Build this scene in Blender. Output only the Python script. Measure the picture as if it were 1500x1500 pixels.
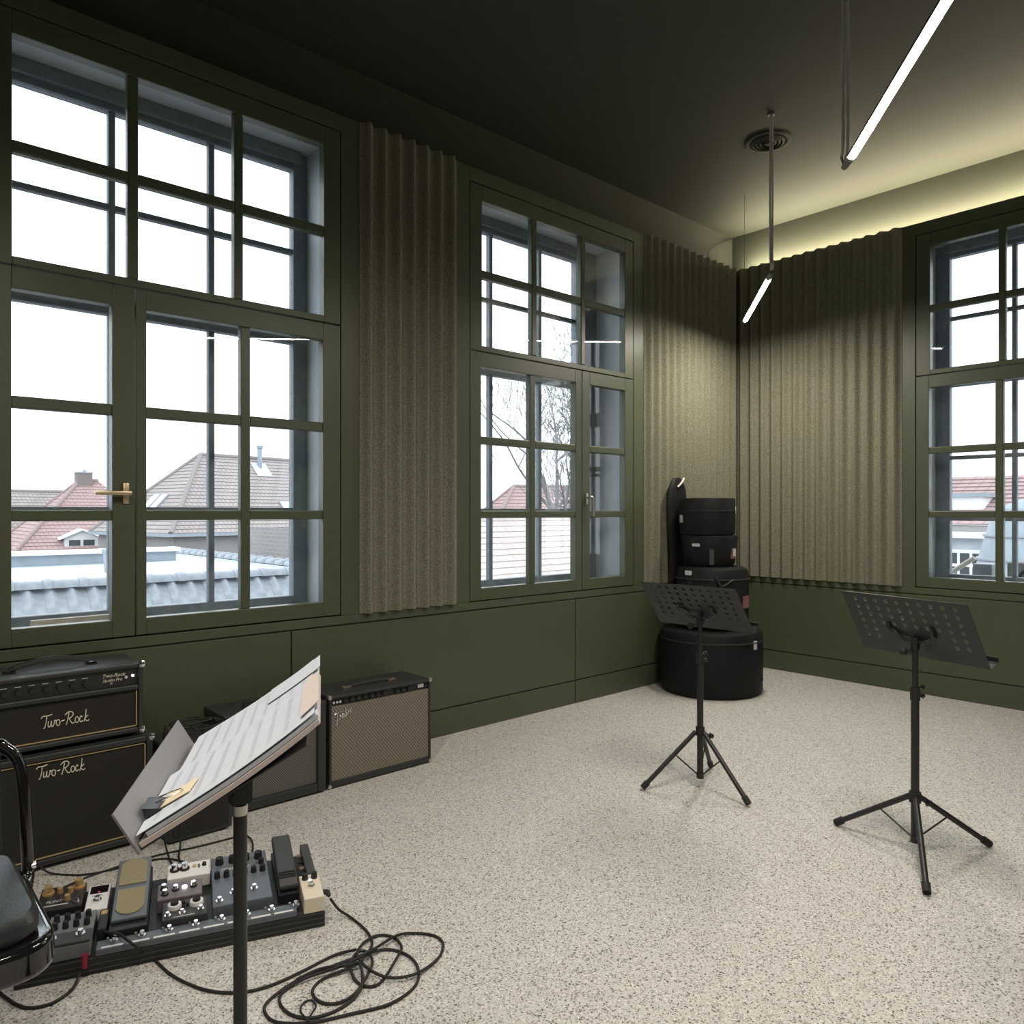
import bpy, bmesh, math, random
from math import sin, cos, pi, radians
from mathutils import Vector, Matrix
random.seed(7)
for o in list(bpy.data.objects): bpy.data.objects.remove(o)
SC = bpy.context.scene
COL = SC.collection
# ------------------------------------------------------------------ camera
FPX, TH, CAMH = 1104.2, radians(48.01), 1.3
cd = bpy.data.cameras.new('camera'); cam = bpy.data.objects.new('camera', cd); COL.objects.link(cam)
cd.sensor_width = 36; cd.lens = 36*FPX/1500; cd.clip_start = .02; cd.clip_end = 500
cam.location = (0, 0, CAMH); cam.rotation_euler = (pi/2, 0, TH-pi/2)
SC.camera = cam
FW = Vector((cos(TH), sin(TH), 0)); RT = Vector((sin(TH), -cos(TH), 0)); UP = Vector((0, 0, 1))
def ray(x, y): return FW+RT*((x-750)/FPX)-UP*((y-750)/FPX)
def onZ(x, y, z): d = ray(x, y); return Vector((0, 0, CAMH))+d*((z-CAMH)/d.z)
def onY(x, y, Y): d = ray(x, y); return Vector((0, 0, CAMH))+d*(Y/d.y)
def atD(x, y, D): return Vector((0, 0, CAMH))+ray(x, y)*D
# ------------------------------------------------------------------ light
SKY_STRENGTH = 3.1
LAMP_L = 350.0
COVE_L = 280.0
EXPOSURE = 0.12
w = bpy.data.worlds.new('overcast_sky'); SC.world = w; w.use_nodes = True
bgn = w.node_tree.nodes['Background']; bgn.inputs['Color'].default_value = (.86, .93, 1.0, 1); bgn.inputs['Strength'].default_value = SKY_STRENGTH
SC.view_settings.view_transform = 'Standard'; SC.view_settings.look = 'None'
SC.view_settings.exposure = EXPOSURE; SC.view_settings.gamma = 1; SC.view_settings.use_curve_mapping = False
# ------------------------------------------------------------------ materials
MATS = {}
def mat(name, col, rough=.5, metal=0., noise=None, bump=None, spec=.5, emit=None, estr=0., coat=0.):
    m = bpy.data.materials.new(name); m.use_nodes = True; nt = m.node_tree; b = nt.nodes['Principled BSDF']
    b.inputs['Base Color'].default_value = (*col, 1); b.inputs['Roughness'].default_value = rough; b.inputs['Metallic'].default_value = metal
    b.inputs['Specular IOR Level'].default_value = spec
    if coat: b.inputs['Coat Weight'].default_value = coat; b.inputs['Coat Roughness'].default_value = .05
    if emit: b.inputs['Emission Color'].default_value = (*emit, 1); b.inputs['Emission Strength'].default_value = estr
    if noise or bump:
        tc = nt.nodes.new('ShaderNodeTexCoord')
    if noise:
        sc, col2, lo, hi = noise
        n = nt.nodes.new('ShaderNodeTexNoise'); n.inputs['Scale'].default_value = sc; n.inputs['Detail'].default_value = 4
        nt.links.new(tc.outputs['Object'], n.inputs['Vector'])
        r = nt.nodes.new('ShaderNodeMapRange'); r.inputs['From Min'].default_value = lo; r.inputs['From Max'].default_value = hi
        nt.links.new(n.outputs['Fac'], r.inputs['Value'])
        mx = nt.nodes.new('ShaderNodeMix'); mx.data_type = 'RGBA'; mx.inputs[6].default_value = (*col, 1); mx.inputs[7].default_value = (*col2, 1)
        nt.links.new(r.outputs['Result'], mx.inputs[0]); nt.links.new(mx.outputs[2], b.inputs['Base Color'])
    if bump:
        sc, st, dist = bump
        n2 = nt.nodes.new('ShaderNodeTexNoise'); n2.inputs['Scale'].default_value = sc; n2.inputs['Detail'].default_value = 3
        nt.links.new(tc.outputs['Object'], n2.inputs['Vector'])
        bp = nt.nodes.new('ShaderNodeBump'); bp.inputs['Strength'].default_value = st; bp.inputs['Distance'].default_value = dist
        nt.links.new(n2.outputs['Fac'], bp.inputs['Height']); nt.links.new(bp.outputs['Normal'], b.inputs['Normal'])
    MATS[name] = m
    return m
M = MATS
mat('green_paint', (.074, .089, .052), .40, noise=(3, (.069, .083, .049), .3, .7), bump=(60, .04, .002), spec=.45)
mat('ceiling_paint', (.036, .040, .028), .75, noise=(2, (.034, .036, .027), .3, .7))
mat('felt', (.252, .250, .186), .95, noise=(150, (.132, .130, .095), .36, .64), bump=(260, .5, .003), spec=.1)
mat('reveal_paint', (.50, .54, .56), .55, noise=(6, (.44, .48, .50), .3, .7))
mat('outer_frame_paint', (.20, .235, .26), .6, noise=(30, (.15, .18, .205), .3, .7))
mat('brass', (.62, .50, .34), .35, .9); mat('chrome', (.78, .78, .78), .18, 1.); mat('satin_nickel', (.62, .60, .56), .3, .9)
mat('black_tolex', (.022, .023, .024), .42, noise=(300, (.036, .038, .040), .45, .6), bump=(400, .35, .001))
mat('black_cloth', (.013, .012, .010), .9, noise=(500, (.022, .021, .018), .4, .6))
mat('black_metal', (.016, .017, .018), .42, .0); mat('black_rubber', (.014, .014, .014), .7)
mat('black_gloss', (.006, .006, .007), .08, coat=.6); mat('black_leather', (.016, .018, .021), .42, bump=(220, .25, .002))
mat('black_nylon', (.006, .0065, .0075), .6, noise=(180, (.010, .011, .012), .4, .6), bump=(300, .3, .001), spec=.25)
mat('dark_grey', (.045, .047, .05), .5); mat('mid_grey', (.16, .17, .185), .5); mat('slate_blue', (.115, .135, .16), .4)
mat('desk_grey', (.024, .026, .028), .42)
mat('gold_piping', (.52, .40, .20), .45, .3); mat('logo_cream', (.78, .72, .60), .4, .2)
mat('cream_paint', (.74, .67, .54), .45); mat('white_paint', (.80, .80, .79), .4); mat('white_plastic', (.75, .76, .78), .35)
mat('khaki_rubber', (.30, .265, .16), .8, noise=(400, (.26, .23, .14), .4, .6)); mat('gold_knob', (.62, .42, .20), .35, .6)
mat('mauve_paint', (.16, .14, .155), .4); mat('red_plastic', (.25, .012, .035), .4); mat('label_red', (.24, .11, .10), .7); mat('tag_grey', (.50, .51, .52), .6)
mat('paper', (.58, .63, .71), .8, noise=(40, (.55, .60, .68), .4, .6)); mat('paper_warm', (.62, .55, .52), .8); mat('note_yellow', (.76, .66, .46), .8)
mat('ink', (.34, .36, .41), .8); mat('folder_grey', (.20, .205, .22), .6)
mat('cord_grey', (.62, .61, .59), .85, noise=(200, (.45, .44, .42), .4, .6))
mat('plaster_white', (.72, .73, .72), .8, noise=(3, (.62, .64, .64), .3, .7)); mat('coping_white', (.80, .82, .84), .6)
mat('zinc', (.42, .46, .50), .55, noise=(4, (.52, .56, .60), .35, .65)); mat('zinc_dark', (.25, .29, .32), .6, noise=(5, (.32, .36, .40), .3, .7))
mat('concrete_tile', (.33, .36, .39), .8, noise=(9, (.22, .245, .27), .35, .7)); mat('chimney_brick', (.20, .17, .16), .9)
mat('window_dark', (.06, .07, .08), .2); mat('skylight_white', (.75, .80, .84), .3); mat('bark', (.20, .20, .20), .9, noise=(6, (.15, .15, .15), .3, .7))
mat('wood_strip', (.52, .48, .40), .7, noise=(20, (.44, .40, .33), .3, .7)); mat('stone_block', (.24, .225, .20), .9, noise=(12, (.14, .135, .12), .35, .65))
mat('street', (.12, .12, .12), .9); mat('slate_roof', (.32, .37, .40), .7, noise=(3, (.26, .30, .33), .3, .7))
mat('led_blue', (.1, .1, .2), .3, emit=(.7, .8, 1), estr=3); mat('led_white', (.5, .5, .5), .3, emit=(1, .95, 1), estr=4); mat('led_red', (.2, .02, .02), .3, emit=(1, .1, .1), estr=.6)
mat('lamp_glow', (1, 1, 1), .5, emit=(1, .90, .77), estr=LAMP_L); mat('cove_glow', (1, 1, 1), .5, emit=(1, .87, .60), estr=COVE_L)
mat('housing_grey', (.20, .20, .195), .4, .6)
def brickmat(name, c1, c2, mortar, bw, bh, ms=.02, rough=.9, off=.5):
    m = bpy.data.materials.new(name); m.use_nodes = True; nt = m.node_tree; b = nt.nodes['Principled BSDF']; b.inputs['Roughness'].default_value = rough
    uv = nt.nodes.new('ShaderNodeUVMap'); br = nt.nodes.new('ShaderNodeTexBrick')
    br.inputs['Scale'].default_value = 1; br.inputs['Brick Width'].default_value = bw; br.inputs['Row Height'].default_value = bh; br.inputs['Mortar Size'].default_value = ms
    br.inputs['Color1'].default_value = (*c1, 1); br.inputs['Color2'].default_value = (*c2, 1); br.inputs['Mortar'].default_value = (*mortar, 1); br.offset = off
    nz = nt.nodes.new('ShaderNodeTexNoise'); nz.inputs['Scale'].default_value = .6; nz.inputs['Detail'].default_value = 5; nt.links.new(uv.outputs[0], nz.inputs['Vector'])
    mx = nt.nodes.new('ShaderNodeMix'); mx.data_type = 'RGBA'; mx.blend_type = 'MULTIPLY'; mx.inputs[0].default_value = .55
    nt.links.new(uv.outputs[0], br.inputs['Vector']); nt.links.new(br.outputs['Color'], mx.inputs[6]); nt.links.new(nz.outputs['Fac'], mx.inputs[7])
    hs = nt.nodes.new('ShaderNodeBrightContrast'); hs.inputs['Bright'].default_value = .06
    nt.links.new(mx.outputs[2], hs.inputs[0]); nt.links.new(hs.outputs[0], b.inputs['Base Color'])
    MATS[name] = m
brickmat('roof_brown', (.40, .335, .315), (.34, .285, .27), (.24, .21, .20), .26, .33, .03)
brickmat('roof_red', (.48, .28, .255), (.42, .275, .255), (.30, .21, .20), .26, .33, .03)
brickmat('roof_pale', (.60, .51, .46), (.56, .47, .43), (.48, .41, .38), .2, .2, .012)
brickmat('wall_brick', (.30, .27, .265), (.26, .24, .235), (.34, .33, .32), .24, .08, .012)
def glassmat():
    m = bpy.data.materials.new('window_glass'); m.use_nodes = True; nt = m.node_tree; nt.nodes.clear()
    out = nt.nodes.new('ShaderNodeOutputMaterial'); mx = nt.nodes.new('ShaderNodeMixShader'); tr = nt.nodes.new('ShaderNodeBsdfTransparent'); gl = nt.nodes.new('ShaderNodeBsdfGlossy')
    lw_ = nt.nodes.new('ShaderNodeLayerWeight'); lw_.inputs['Blend'].default_value = .5
    pw_ = nt.nodes.new('ShaderNodeMath'); pw_.operation = 'POWER'; pw_.inputs[1].default_value = 5; nt.links.new(lw_.outputs['Facing'], pw_.inputs[0])
    fr = nt.nodes.new('ShaderNodeMath'); fr.operation = 'MULTIPLY_ADD'; fr.inputs[1].default_value = .9; fr.inputs[2].default_value = .035; nt.links.new(pw_.outputs[0], fr.inputs[0])
    tr.inputs['Color'].default_value = (.985, .99, .99, 1); gl.inputs['Roughness'].default_value = .01
    nt.links.new(fr.outputs[0], mx.inputs[0]); nt.links.new(tr.outputs[0], mx.inputs[1]); nt.links.new(gl.outputs[0], mx.inputs[2]); nt.links.new(mx.outputs[0], out.inputs[0])
    MATS['window_glass'] = m
glassmat()
def floormat():
    m = bpy.data.materials.new('speckled_floor'); m.use_nodes = True; nt = m.node_tree; b = nt.nodes['Principled BSDF']; b.inputs['Roughness'].default_value = .62
    b.inputs['Specular IOR Level'].default_value = .3
    tc = nt.nodes.new('ShaderNodeTexCoord')
    def vor(scale, lo, hi):
        v = nt.nodes.new('ShaderNodeTexVoronoi'); v.inputs['Scale'].default_value = scale; nt.links.new(tc.outputs['Object'], v.inputs['Vector'])
        s = nt.nodes.new('ShaderNodeSeparateColor'); nt.links.new(v.outputs['Color'], s.inputs[0])
        r = nt.nodes.new('ShaderNodeMapRange'); r.inputs['From Min'].default_value = lo; r.inputs['From Max'].default_value = hi; nt.links.new(s.outputs[0], r.inputs['Value'])
        return r.outputs['Result'], s.outputs[1]
    def mix(f, a, c, clamp=True):
        x = nt.nodes.new('ShaderNodeMix'); x.data_type = 'RGBA'
        nt.links.new(f, x.inputs[0])
        if isinstance(a, tuple): x.inputs[6].default_value = (*a, 1)
        else: nt.links.new(a, x.inputs[6])
        x.inputs[7].default_value = (*c, 1)
        return x.outputs[2]
    f1, g1 = vor(240, 0, 1)
    base = mix(g1, (.615, .61, .585), (.50, .495, .472))
    f2, _ = vor(250, .70, .86)
    base = mix(f2, base, (.31, .295, .265))
    f3, _ = vor(230, .90, .93)
    base = mix(f3, base, (.115, .105, .09))
    f4, _ = vor(200, .90, .94)
    base = mix(f4, base, (.69, .675, .635))
    nt.links.new(base, b.inputs['Base Color'])
    n2 = nt.nodes.new('ShaderNodeTexNoise'); n2.inputs['Scale'].default_value = 180; nt.links.new(tc.outputs['Object'], n2.inputs['Vector'])
    bp = nt.nodes.new('ShaderNodeBump'); bp.inputs['Strength'].default_value = .25; bp.inputs['Distance'].default_value = .003
    nt.links.new(n2.outputs['Fac'], bp.inputs['Height']); nt.links.new(bp.outputs['Normal'], b.inputs['Normal'])
    MATS['speckled_floor'] = m
floormat()
def weavemat(name, c1, c2, scale):
    m = bpy.data.materials.new(name); m.use_nodes = True; nt = m.node_tree; b = nt.nodes['Principled BSDF']; b.inputs['Roughness'].default_value = .75
    tc = nt.nodes.new('ShaderNodeTexCoord'); mp = nt.nodes.new('ShaderNodeMapping'); mp.inputs['Rotation'].default_value = (0, radians(40), 0); nt.links.new(tc.outputs['Object'], mp.inputs[0])
    wv = nt.nodes.new('ShaderNodeTexWave'); wv.inputs['Scale'].default_value = scale; wv.inputs['Distortion'].default_value = 1.2; wv.inputs['Detail'].default_value = 2; wv.inputs['Detail Scale'].default_value = 8; nt.links.new(mp.outputs[0], wv.inputs[0])
    mx = nt.nodes.new('ShaderNodeMix'); mx.data_type = 'RGBA'; mx.inputs[6].default_value = (*c1, 1); mx.inputs[7].default_value = (*c2, 1)
    nt.links.new(wv.outputs['Fac'], mx.inputs[0]); nt.links.new(mx.outputs[2], b.inputs['Base Color']); MATS[name] = m
weavemat('silver_grille', (.105, .092, .070), (.25, .22, .175), 26)
weavemat('mesh_grille', (.05, .047, .043), (.16, .15, .135), 40)
# ------------------------------------------------------------------ helpers
class MB:
    def __init__(s): s.v = []; s.f = []; s.uv = {}
    def add(s, vs, fs, mtx=None):
        o = len(s.v)
        for p in vs:
            p = Vector(p); s.v.append(mtx @ p if mtx else p)
        for f in fs: s.f.append(tuple(i+o for i in f))
        return s
    def box(s, x0, x1, y0, y1, z0, z1, mtx=None):
        return s.add([(x0, y0, z0), (x1, y0, z0), (x1, y1, z0), (x0, y1, z0), (x0, y0, z1), (x1, y0, z1), (x1, y1, z1), (x0, y1, z1)],
                     [(0, 3, 2, 1), (4, 5, 6, 7), (0, 1, 5, 4), (1, 2, 6, 5), (2, 3, 7, 6), (3, 0, 4, 7)], mtx)
    def bbox(s, x0, x1, y0, y1, z0, z1, b, mtx=None):           # bevelled box
        bm = bmesh.new(); bmesh.ops.create_cube(bm, size=1)
        for v in bm.verts: v.co = Vector(((x0+x1)/2+v.co.x*(x1-x0), (y0+y1)/2+v.co.y*(y1-y0), (z0+z1)/2+v.co.z*(z1-z0)))
        bmesh.ops.bevel(bm, geom=bm.edges[:], offset=b, segments=2, profile=.6, affect='EDGES')
        bm.verts.index_update(); s.add([v.co.copy() for v in bm.verts], [[v.index for v in f.verts] for f in bm.faces], mtx); bm.free(); return s
    def cyl(s, p0, p1, r0, r1=None, n=12, mtx=None):
        r1 = r0 if r1 is None else r1; p0 = Vector(p0); p1 = Vector(p1); d = (p1-p0).normalized()
        a = d.orthogonal().normalized(); b = d.cross(a); vs = []
        for p, r in ((p0, r0), (p1, r1)):
            for i in range(n): t = 2*pi*i/n; vs.append(p+a*(r*cos(t))+b*(r*sin(t)))
        fs = [(i, (i+1) % n, n+(i+1) % n, n+i) for i in range(n)]+[tuple(range(n-1, -1, -1)), tuple(range(n, 2*n))]
        return s.add(vs, fs, mtx)
    def lathe(s, prof, c=(0, 0, 0), n=32, mtx=None, sx=1., sy=1.):
        vs = []; m = len(prof)
        for i in range(n):
            t = 2*pi*i/n
            for r, z in prof: vs.append((c[0]+r*cos(t)*sx, c[1]+r*sin(t)*sy, c[2]+z))
        fs = [(i*m+j, ((i+1) % n)*m+j, ((i+1) % n)*m+j+1, i*m+j+1) for i in range(n) for j in range(m-1)]
        fs += [tuple(i*m for i in range(n-1, -1, -1)), tuple(i*m+m-1 for i in range(n))]
        return s.add(vs, fs, mtx)
    def tube(s, pts, r, n=7, smooth=6, mtx=None, flat=1., closed=False):
        P = catmull(pts, smooth, closed) if smooth > 1 else [Vector(p) for p in pts]
        vs = []; a = None; L = len(P)
        for i, p in enumerate(P):
            d = (P[min(i+1, L-1)]-P[max(i-1, 0)])
            d = d.normalized() if d.length > 1e-9 else Vector((0, 0, 1))
            if a is None: a = d.orthogonal().normalized()
            a = (a-d*a.dot(d)); a = a.normalized() if a.length > 1e-6 else d.orthogonal().normalized()
            b = d.cross(a); rr = r(i/(L-1)) if callable(r) else r
            for k in range(n): t = 2*pi*k/n; vs.append(p+a*(rr*cos(t))+b*(rr*flat*sin(t)))
        fs = [(i*n+k, i*n+(k+1) % n, (i+1)*n+(k+1) % n, (i+1)*n+k) for i in range(L-1) for k in range(n)]
        fs += [tuple(range(n-1, -1, -1)), tuple((L-1)*n+k for k in range(n))]
        return s.add(vs, fs, mtx)
    def prism(s, poly, d0, d1, axis='y', mtx=None):             # polygon (a,b) extruded along axis
        n = len(poly)
        def P(a, b, d): return {'y': (a, d, b), 'x': (d, a, b), 'z': (a, b, d)}[axis]
        vs = [P(a, b, d0) for a, b in poly]+[P(a, b, d1) for a, b in poly]
        return s.add(vs, [(i, (i+1) % n, n+(i+1) % n, n+i) for i in range(n)]+[tuple(range(n-1, -1, -1)), tuple(range(n, 2*n))], mtx)
    def mesh(s, name, m, smooth=False):
        me = bpy.data.meshes.new(name); me.from_pydata([tuple(v) for v in s.v], [], s.f); me.update()
        bm = bmesh.new(); bm.from_mesh(me); bmesh.ops.recalc_face_normals(bm, faces=bm.faces); bm.to_mesh(me); bm.free()
        me.materials.append(MATS[m] if isinstance(m, str) else m)
        if smooth:
            for p in me.polygons: p.use_smooth = True
            me.set_sharp_from_angle(angle=radians(38))
        return me
    def build(s, name, m, parent=None, smooth=False):
        return link(name, s.mesh(name, m, smooth), parent)
def catmull(pts, k, closed=False):
    P = [Vector(p) for p in pts]
    if len(P) < 3: return P
    if closed: Q = [P[-1]]+P+[P[0], P[1]]
    else: Q = [P[0]*2-P[1]]+P+[P[-1]*2-P[-2]]
    out = []
    for i in range(1, len(Q)-2):
        a, b, c, d = Q[i-1:i+3]
        for j in range(k):
            t = j/k; out.append(.5*((2*b)+(c-a)*t+(2*a-5*b+4*c-d)*t*t+(3*b-a-3*c+d)*t**3))
    out.append(Q[-2]); return out
def link(name, data, parent=None):
    o = bpy.data.objects.new(name, data); COL.objects.link(o); o.parent = parent; return o
def tag(o, label=None, cat=None, group=None, kind=None):
    if label: o['label'] = label
    if cat: o['category'] = cat
    if group: o['group'] = group
    if kind: o['kind'] = kind
    return o
def thing(name, label=None, cat=None, loc=(0, 0, 0), rz=0, group=None, kind=None):
    o = link(name, None); o.empty_display_size = .1; o.location = loc; o.rotation_euler = (0, 0, rz)
    return tag(o, label, cat, group, kind)
def bev(o, wd=.003, seg=2):
    md = o.modifiers.new('bevel', 'BEVEL'); md.width = wd; md.segments = seg; md.limit_method = 'ANGLE'; return o
def strokes(mb, lines, ux, uz, org, r, shear=0., n=5):
    for ln in lines:
        mb.tube([Vector(org)+Vector(ux)*(x+shear*y)+Vector(uz)*y for x, y in ln], r, n=n, smooth=5)
def ell(cx, cy, rx, ry, a0=90, a1=450, n=10):
    return [(cx+rx*cos(radians(a0+(a1-a0)*i/n)), cy+ry*sin(radians(a0+(a1-a0)*i/n))) for i in range(n+1)]
TWOROCK = [[(-.05, .82), (.08, .98), (.45, .98), (.78, 1.06)], [(.38, .98), (.33, .5), (.22, .03), (.1, -.06)],
 [(.50, .5), (.47, .15), (.55, .0), (.67, .15), (.73, .5), (.71, .15), (.80, 0), (.93, .2), (.97, .5), (1.07, .44)], ell(1.24, .26, .14, .26), [(1.48, .34), (1.74, .40)],
 [(2.08, 1.0), (2.0, .45), (1.86, -.04)], [(1.78, .82), (2.05, 1.05), (2.36, .98), (2.40, .72), (2.2, .52), (2.04, .48)], [(2.1, .5), (2.26, .12), (2.42, 0), (2.54, .1)],
 ell(2.72, .26, .14, .26), [(3.14, .42), (3.04, .52), (2.93, .27), (3.02, .0), (3.2, .12)], [(3.46, 1.05), (3.4, .5), (3.28, -.02)], [(3.62, .5), (3.36, .26), (3.54, 0), (3.72, .1)]]
FENDER = [[(-.1, .8), (.2, 1.1), (.85, 1.05)], [(.45, 1.05), (.3, .4), (.05, -.35)], [(.1, .55), (.55, .6)], [(.62, .22), (.85, .35), (.78, .52), (.62, .35), (.7, .05), (.95, .15)],
 [(1.05, .5), (1.02, .03)], [(1.03, .35), (1.2, .52), (1.28, .35), (1.28, .05)], ell(1.52, .26, .13, .24), [(1.75, 1.1), (1.66, .05)], [(1.85, .22), (2.08, .35), (2.0, .52), (1.85, .35), (1.93, .05), (2.18, .15)], [(2.3, .5), (2.28, .03)], [(2.3, .38), (2.45, .52), (2.55, .45)]]
def textmesh(name, s, size, m, parent, mtx, shear=0., ext=.0004, align='LEFT'):
    c = bpy.data.curves.new(name+'_curve', 'FONT'); c.body = s; c.size = size; c.shear = shear; c.extrude = ext; c.align_x = align
    t = bpy.data.objects.new(name+'_tmp', c); COL.objects.link(t)
    me = bpy.data.meshes.new_from_object(t.evaluated_get(bpy.context.evaluated_depsgraph_get()))
    bpy.data.objects.remove(t); bpy.data.curves.remove(c); me.transform(mtx); me.materials.clear(); me.materials.append(MATS[m])
    return link(name, me, parent)
def frame(o, ex, ey, ez=None):                              # matrix from origin and axes
    ex = Vector(ex).normalized(); ey = Vector(ey).normalized(); ez = Vector(ez).normalized() if ez else ex.cross(ey)
    m = Matrix.Identity(4)
    for i in range(3): m[i][0], m[i][1], m[i][2], m[i][3] = ex[i], ey[i], ez[i], o[i]
    return m
# ------------------------------------------------------------------ room shell
VA, XB, ZT, ZC = 3.519, 5.778, 3.37, 3.725; RC = .14
X0, Y0 = -2.4, -2.8
WW, ZB, ZH = 1.533, .765, 3.281            # window size, bottom, top
tag(MB().box(X0-.1, XB+.45, Y0-.1, VA+.45, -.12, 0).build('floor', 'speckled_floor'), 'pale beige speckled granulate floor of the rehearsal room', None, kind='structure')
tag(MB().box(X0-.1, XB+.45, Y0-.1, VA+.45, ZC, ZC+.12).build('ceiling', 'ceiling_paint'), 'dark olive green ceiling with a lit edge over the window wall', None, kind='structure')
G = .006
def wall(name, length, wins, label, loc, rz, front_gap=True):
    """local x along the wall to the right, y outwards; backing .012 behind the boards"""
    root = thing(name, label, None, loc, rz, kind='structure')
    b = MB(); ys = (.014, .45)
    xs = [length[0]]
    for x in wins: xs += [x-G, x+WW+G]
    xs.append(length[1])
    for i in range(0, len(xs), 2): b.box(xs[i], xs[i+1], *ys, 0, ZT)
    for x in wins:
        b.box(x-G, x+WW+G, *ys, 0, ZB-G); b.box(x-G, x+WW+G, *ys, ZH+G, ZT)
    MB().box(length[0], length[1], RC, .45, ZT, ZC+.05).build('frieze', 'ceiling_paint', root)
    b.build('wall_core', 'green_paint', root)
    return root
WINA = [.43, 2.832]
wl = wall('wall_left', (X0, XB+.45), WINA, 'dark olive green panelled wall with two tall multi-pane windows', (0, VA, 0), 0)
wr = wall('wall_right', (-VA-.45, -Y0), [-2.082], 'dark olive green panelled wall with corrugated felt and one tall window', (XB, 0, 0), -pi/2)
wr_off = 0
tag(MB().box(X0-.1, X0, Y0-.1, VA+.45, 0, ZC).build('wall_back', 'green_paint'), 'plain olive green wall behind the viewer', None, kind='structure')
tag(MB().box(X0, XB+.45, Y0-.1, Y0, 0, ZC).build('wall_side', 'green_paint'), 'plain olive green wall facing the left windows', None, kind='structure')
def boards(root, x0, x1, joints, wins, felts):
    js = [x0]+joints+[x1]
    for i in range(len(js)-1):
        a, b_ = js[i]+(.004 if i else 0), js[i+1]-(.004 if i < len(js)-2 else 0)
        bev(MB().box(a, b_, 0, .0145, .160, .706).build('wainscot_panel', 'green_paint', root), .0015)
        bev(MB().box(a, b_, 0, .0145, 0.002, .152).build('baseboard_panel', 'green_paint', root), .0015)
    bev(MB().box(x0, x1, 0, .0145, .714, ZB-G-.001).build('sill_rail', 'green_paint', root), .0015)
    xs = [x0]
    for x in wins: xs += [x-G, x+WW+G]
    xs.append(x1)
    for i in range(0, len(xs), 2):
        if xs[i+1]-xs[i] > .02: bev(MB().box(xs[i], xs[i+1], 0, .0145, ZB-G, ZT).build('surround_board', 'green_paint', root), .0015)
    for x in wins: bev(MB().box(x-G, x+WW+G, 0, .0145, ZH+G, ZT).build('head_board', 'green_paint', root), .0015)
boards(wl, X0, XB-.002, [-.40, 1.692, 3.748], WINA, None)
boards(wr, -VA+.016, -Y0-.002, [.62], [-2.082], None)
def felt(x0, x1, loc, rz, label, group='corrugated felt wall panels'):
    n = max(1, round((x1-x0)/.0925)); p = (x1-x0)/n; k = 12
    o = MB(); vs = []; N = n*k
    for i in range(N+1):
        x = x0+(x1-x0)*i/N; ph = 2*pi*i/k
        y = -.004-.037*((1-cos(ph))/2)**1.35
        vs += [(x, y, ZB-.004), (x, y, ZT), (x, -.0005, ZB-.004), (x, -.0005, ZT)]
    fs = []
    for i in range(N):
        a, b_ = 4*i, 4*i+4
        fs += [(a, b_, b_+1, a+1), (a+2, a+3, b_+3, b_+2), (a+1, b_+1, b_+3, a+3), (a, a+2, b_+2, b_)]
    fs += [(0, 1, 3, 2), (4*N, 4*N+2, 4*N+3, 4*N+1)]
    o.add(vs, fs); f = o.build('felt_panel', 'felt', None, True); f.location = loc; f.rotation_euler = (0, 0, rz)
    return tag(f, label, 'felt panel', group)
felt(2.075, 2.727, (0, VA, 0), 0, 'narrow corrugated grey-olive felt panel between the two left-hand windows')
felt(4.488, XB-.045, (0, VA, 0), 0, 'corrugated felt panel right of the window, behind the stacked drum bags')
felt(-VA+.002, -2.176, (XB, 0, 0), -pi/2, 'corrugated felt panel between the room corner and the right-wall window')
# ------------------------------------------------------------------ windows
OUT = .35
ROWU = [(2.309, 2.722), (2.770, 3.188)]; ROWL = [(.838, 1.263), (1.308, 1.712), (1.760, 2.182)]
def sash(name, root, x0, x1, z0, z1, cols, rows, y=0.):
    b = MB()
    b.box(x0, cols[0][0], y, y+.055, z0, z1); b.box(cols[-1][1], x1, y, y+.055, z0, z1)
    b.box(cols[0][0], cols[-1][1], y, y+.055, z0, rows[0][0]); b.box(cols[0][0], cols[-1][1], y, y+.055, rows[-1][1], z1)
    s = bev(b.build(name, 'green_paint', root), .003)
    for i in range(len(cols)-1): bev(MB().box(cols[i][1], cols[i+1][0], y+.003, y+.047, rows[0][0], rows[-1][1]).build('muntin', 'green_paint', s), .006)
    for j in range(len(rows)-1):
        for c in cols: bev(MB().box(c[0]-.001, c[1]+.001, y+.0035, y+.0465, rows[j][1], rows[j+1][0]).build('muntin', 'green_paint', s), .006)
    for c in cols:
        for r in rows: MB().box(c[0]-.004, c[1]+.004, y+.022, y+.028, r[0]-.004, r[1]+.004).build('pane', 'window_glass', s)
    return s
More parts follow.
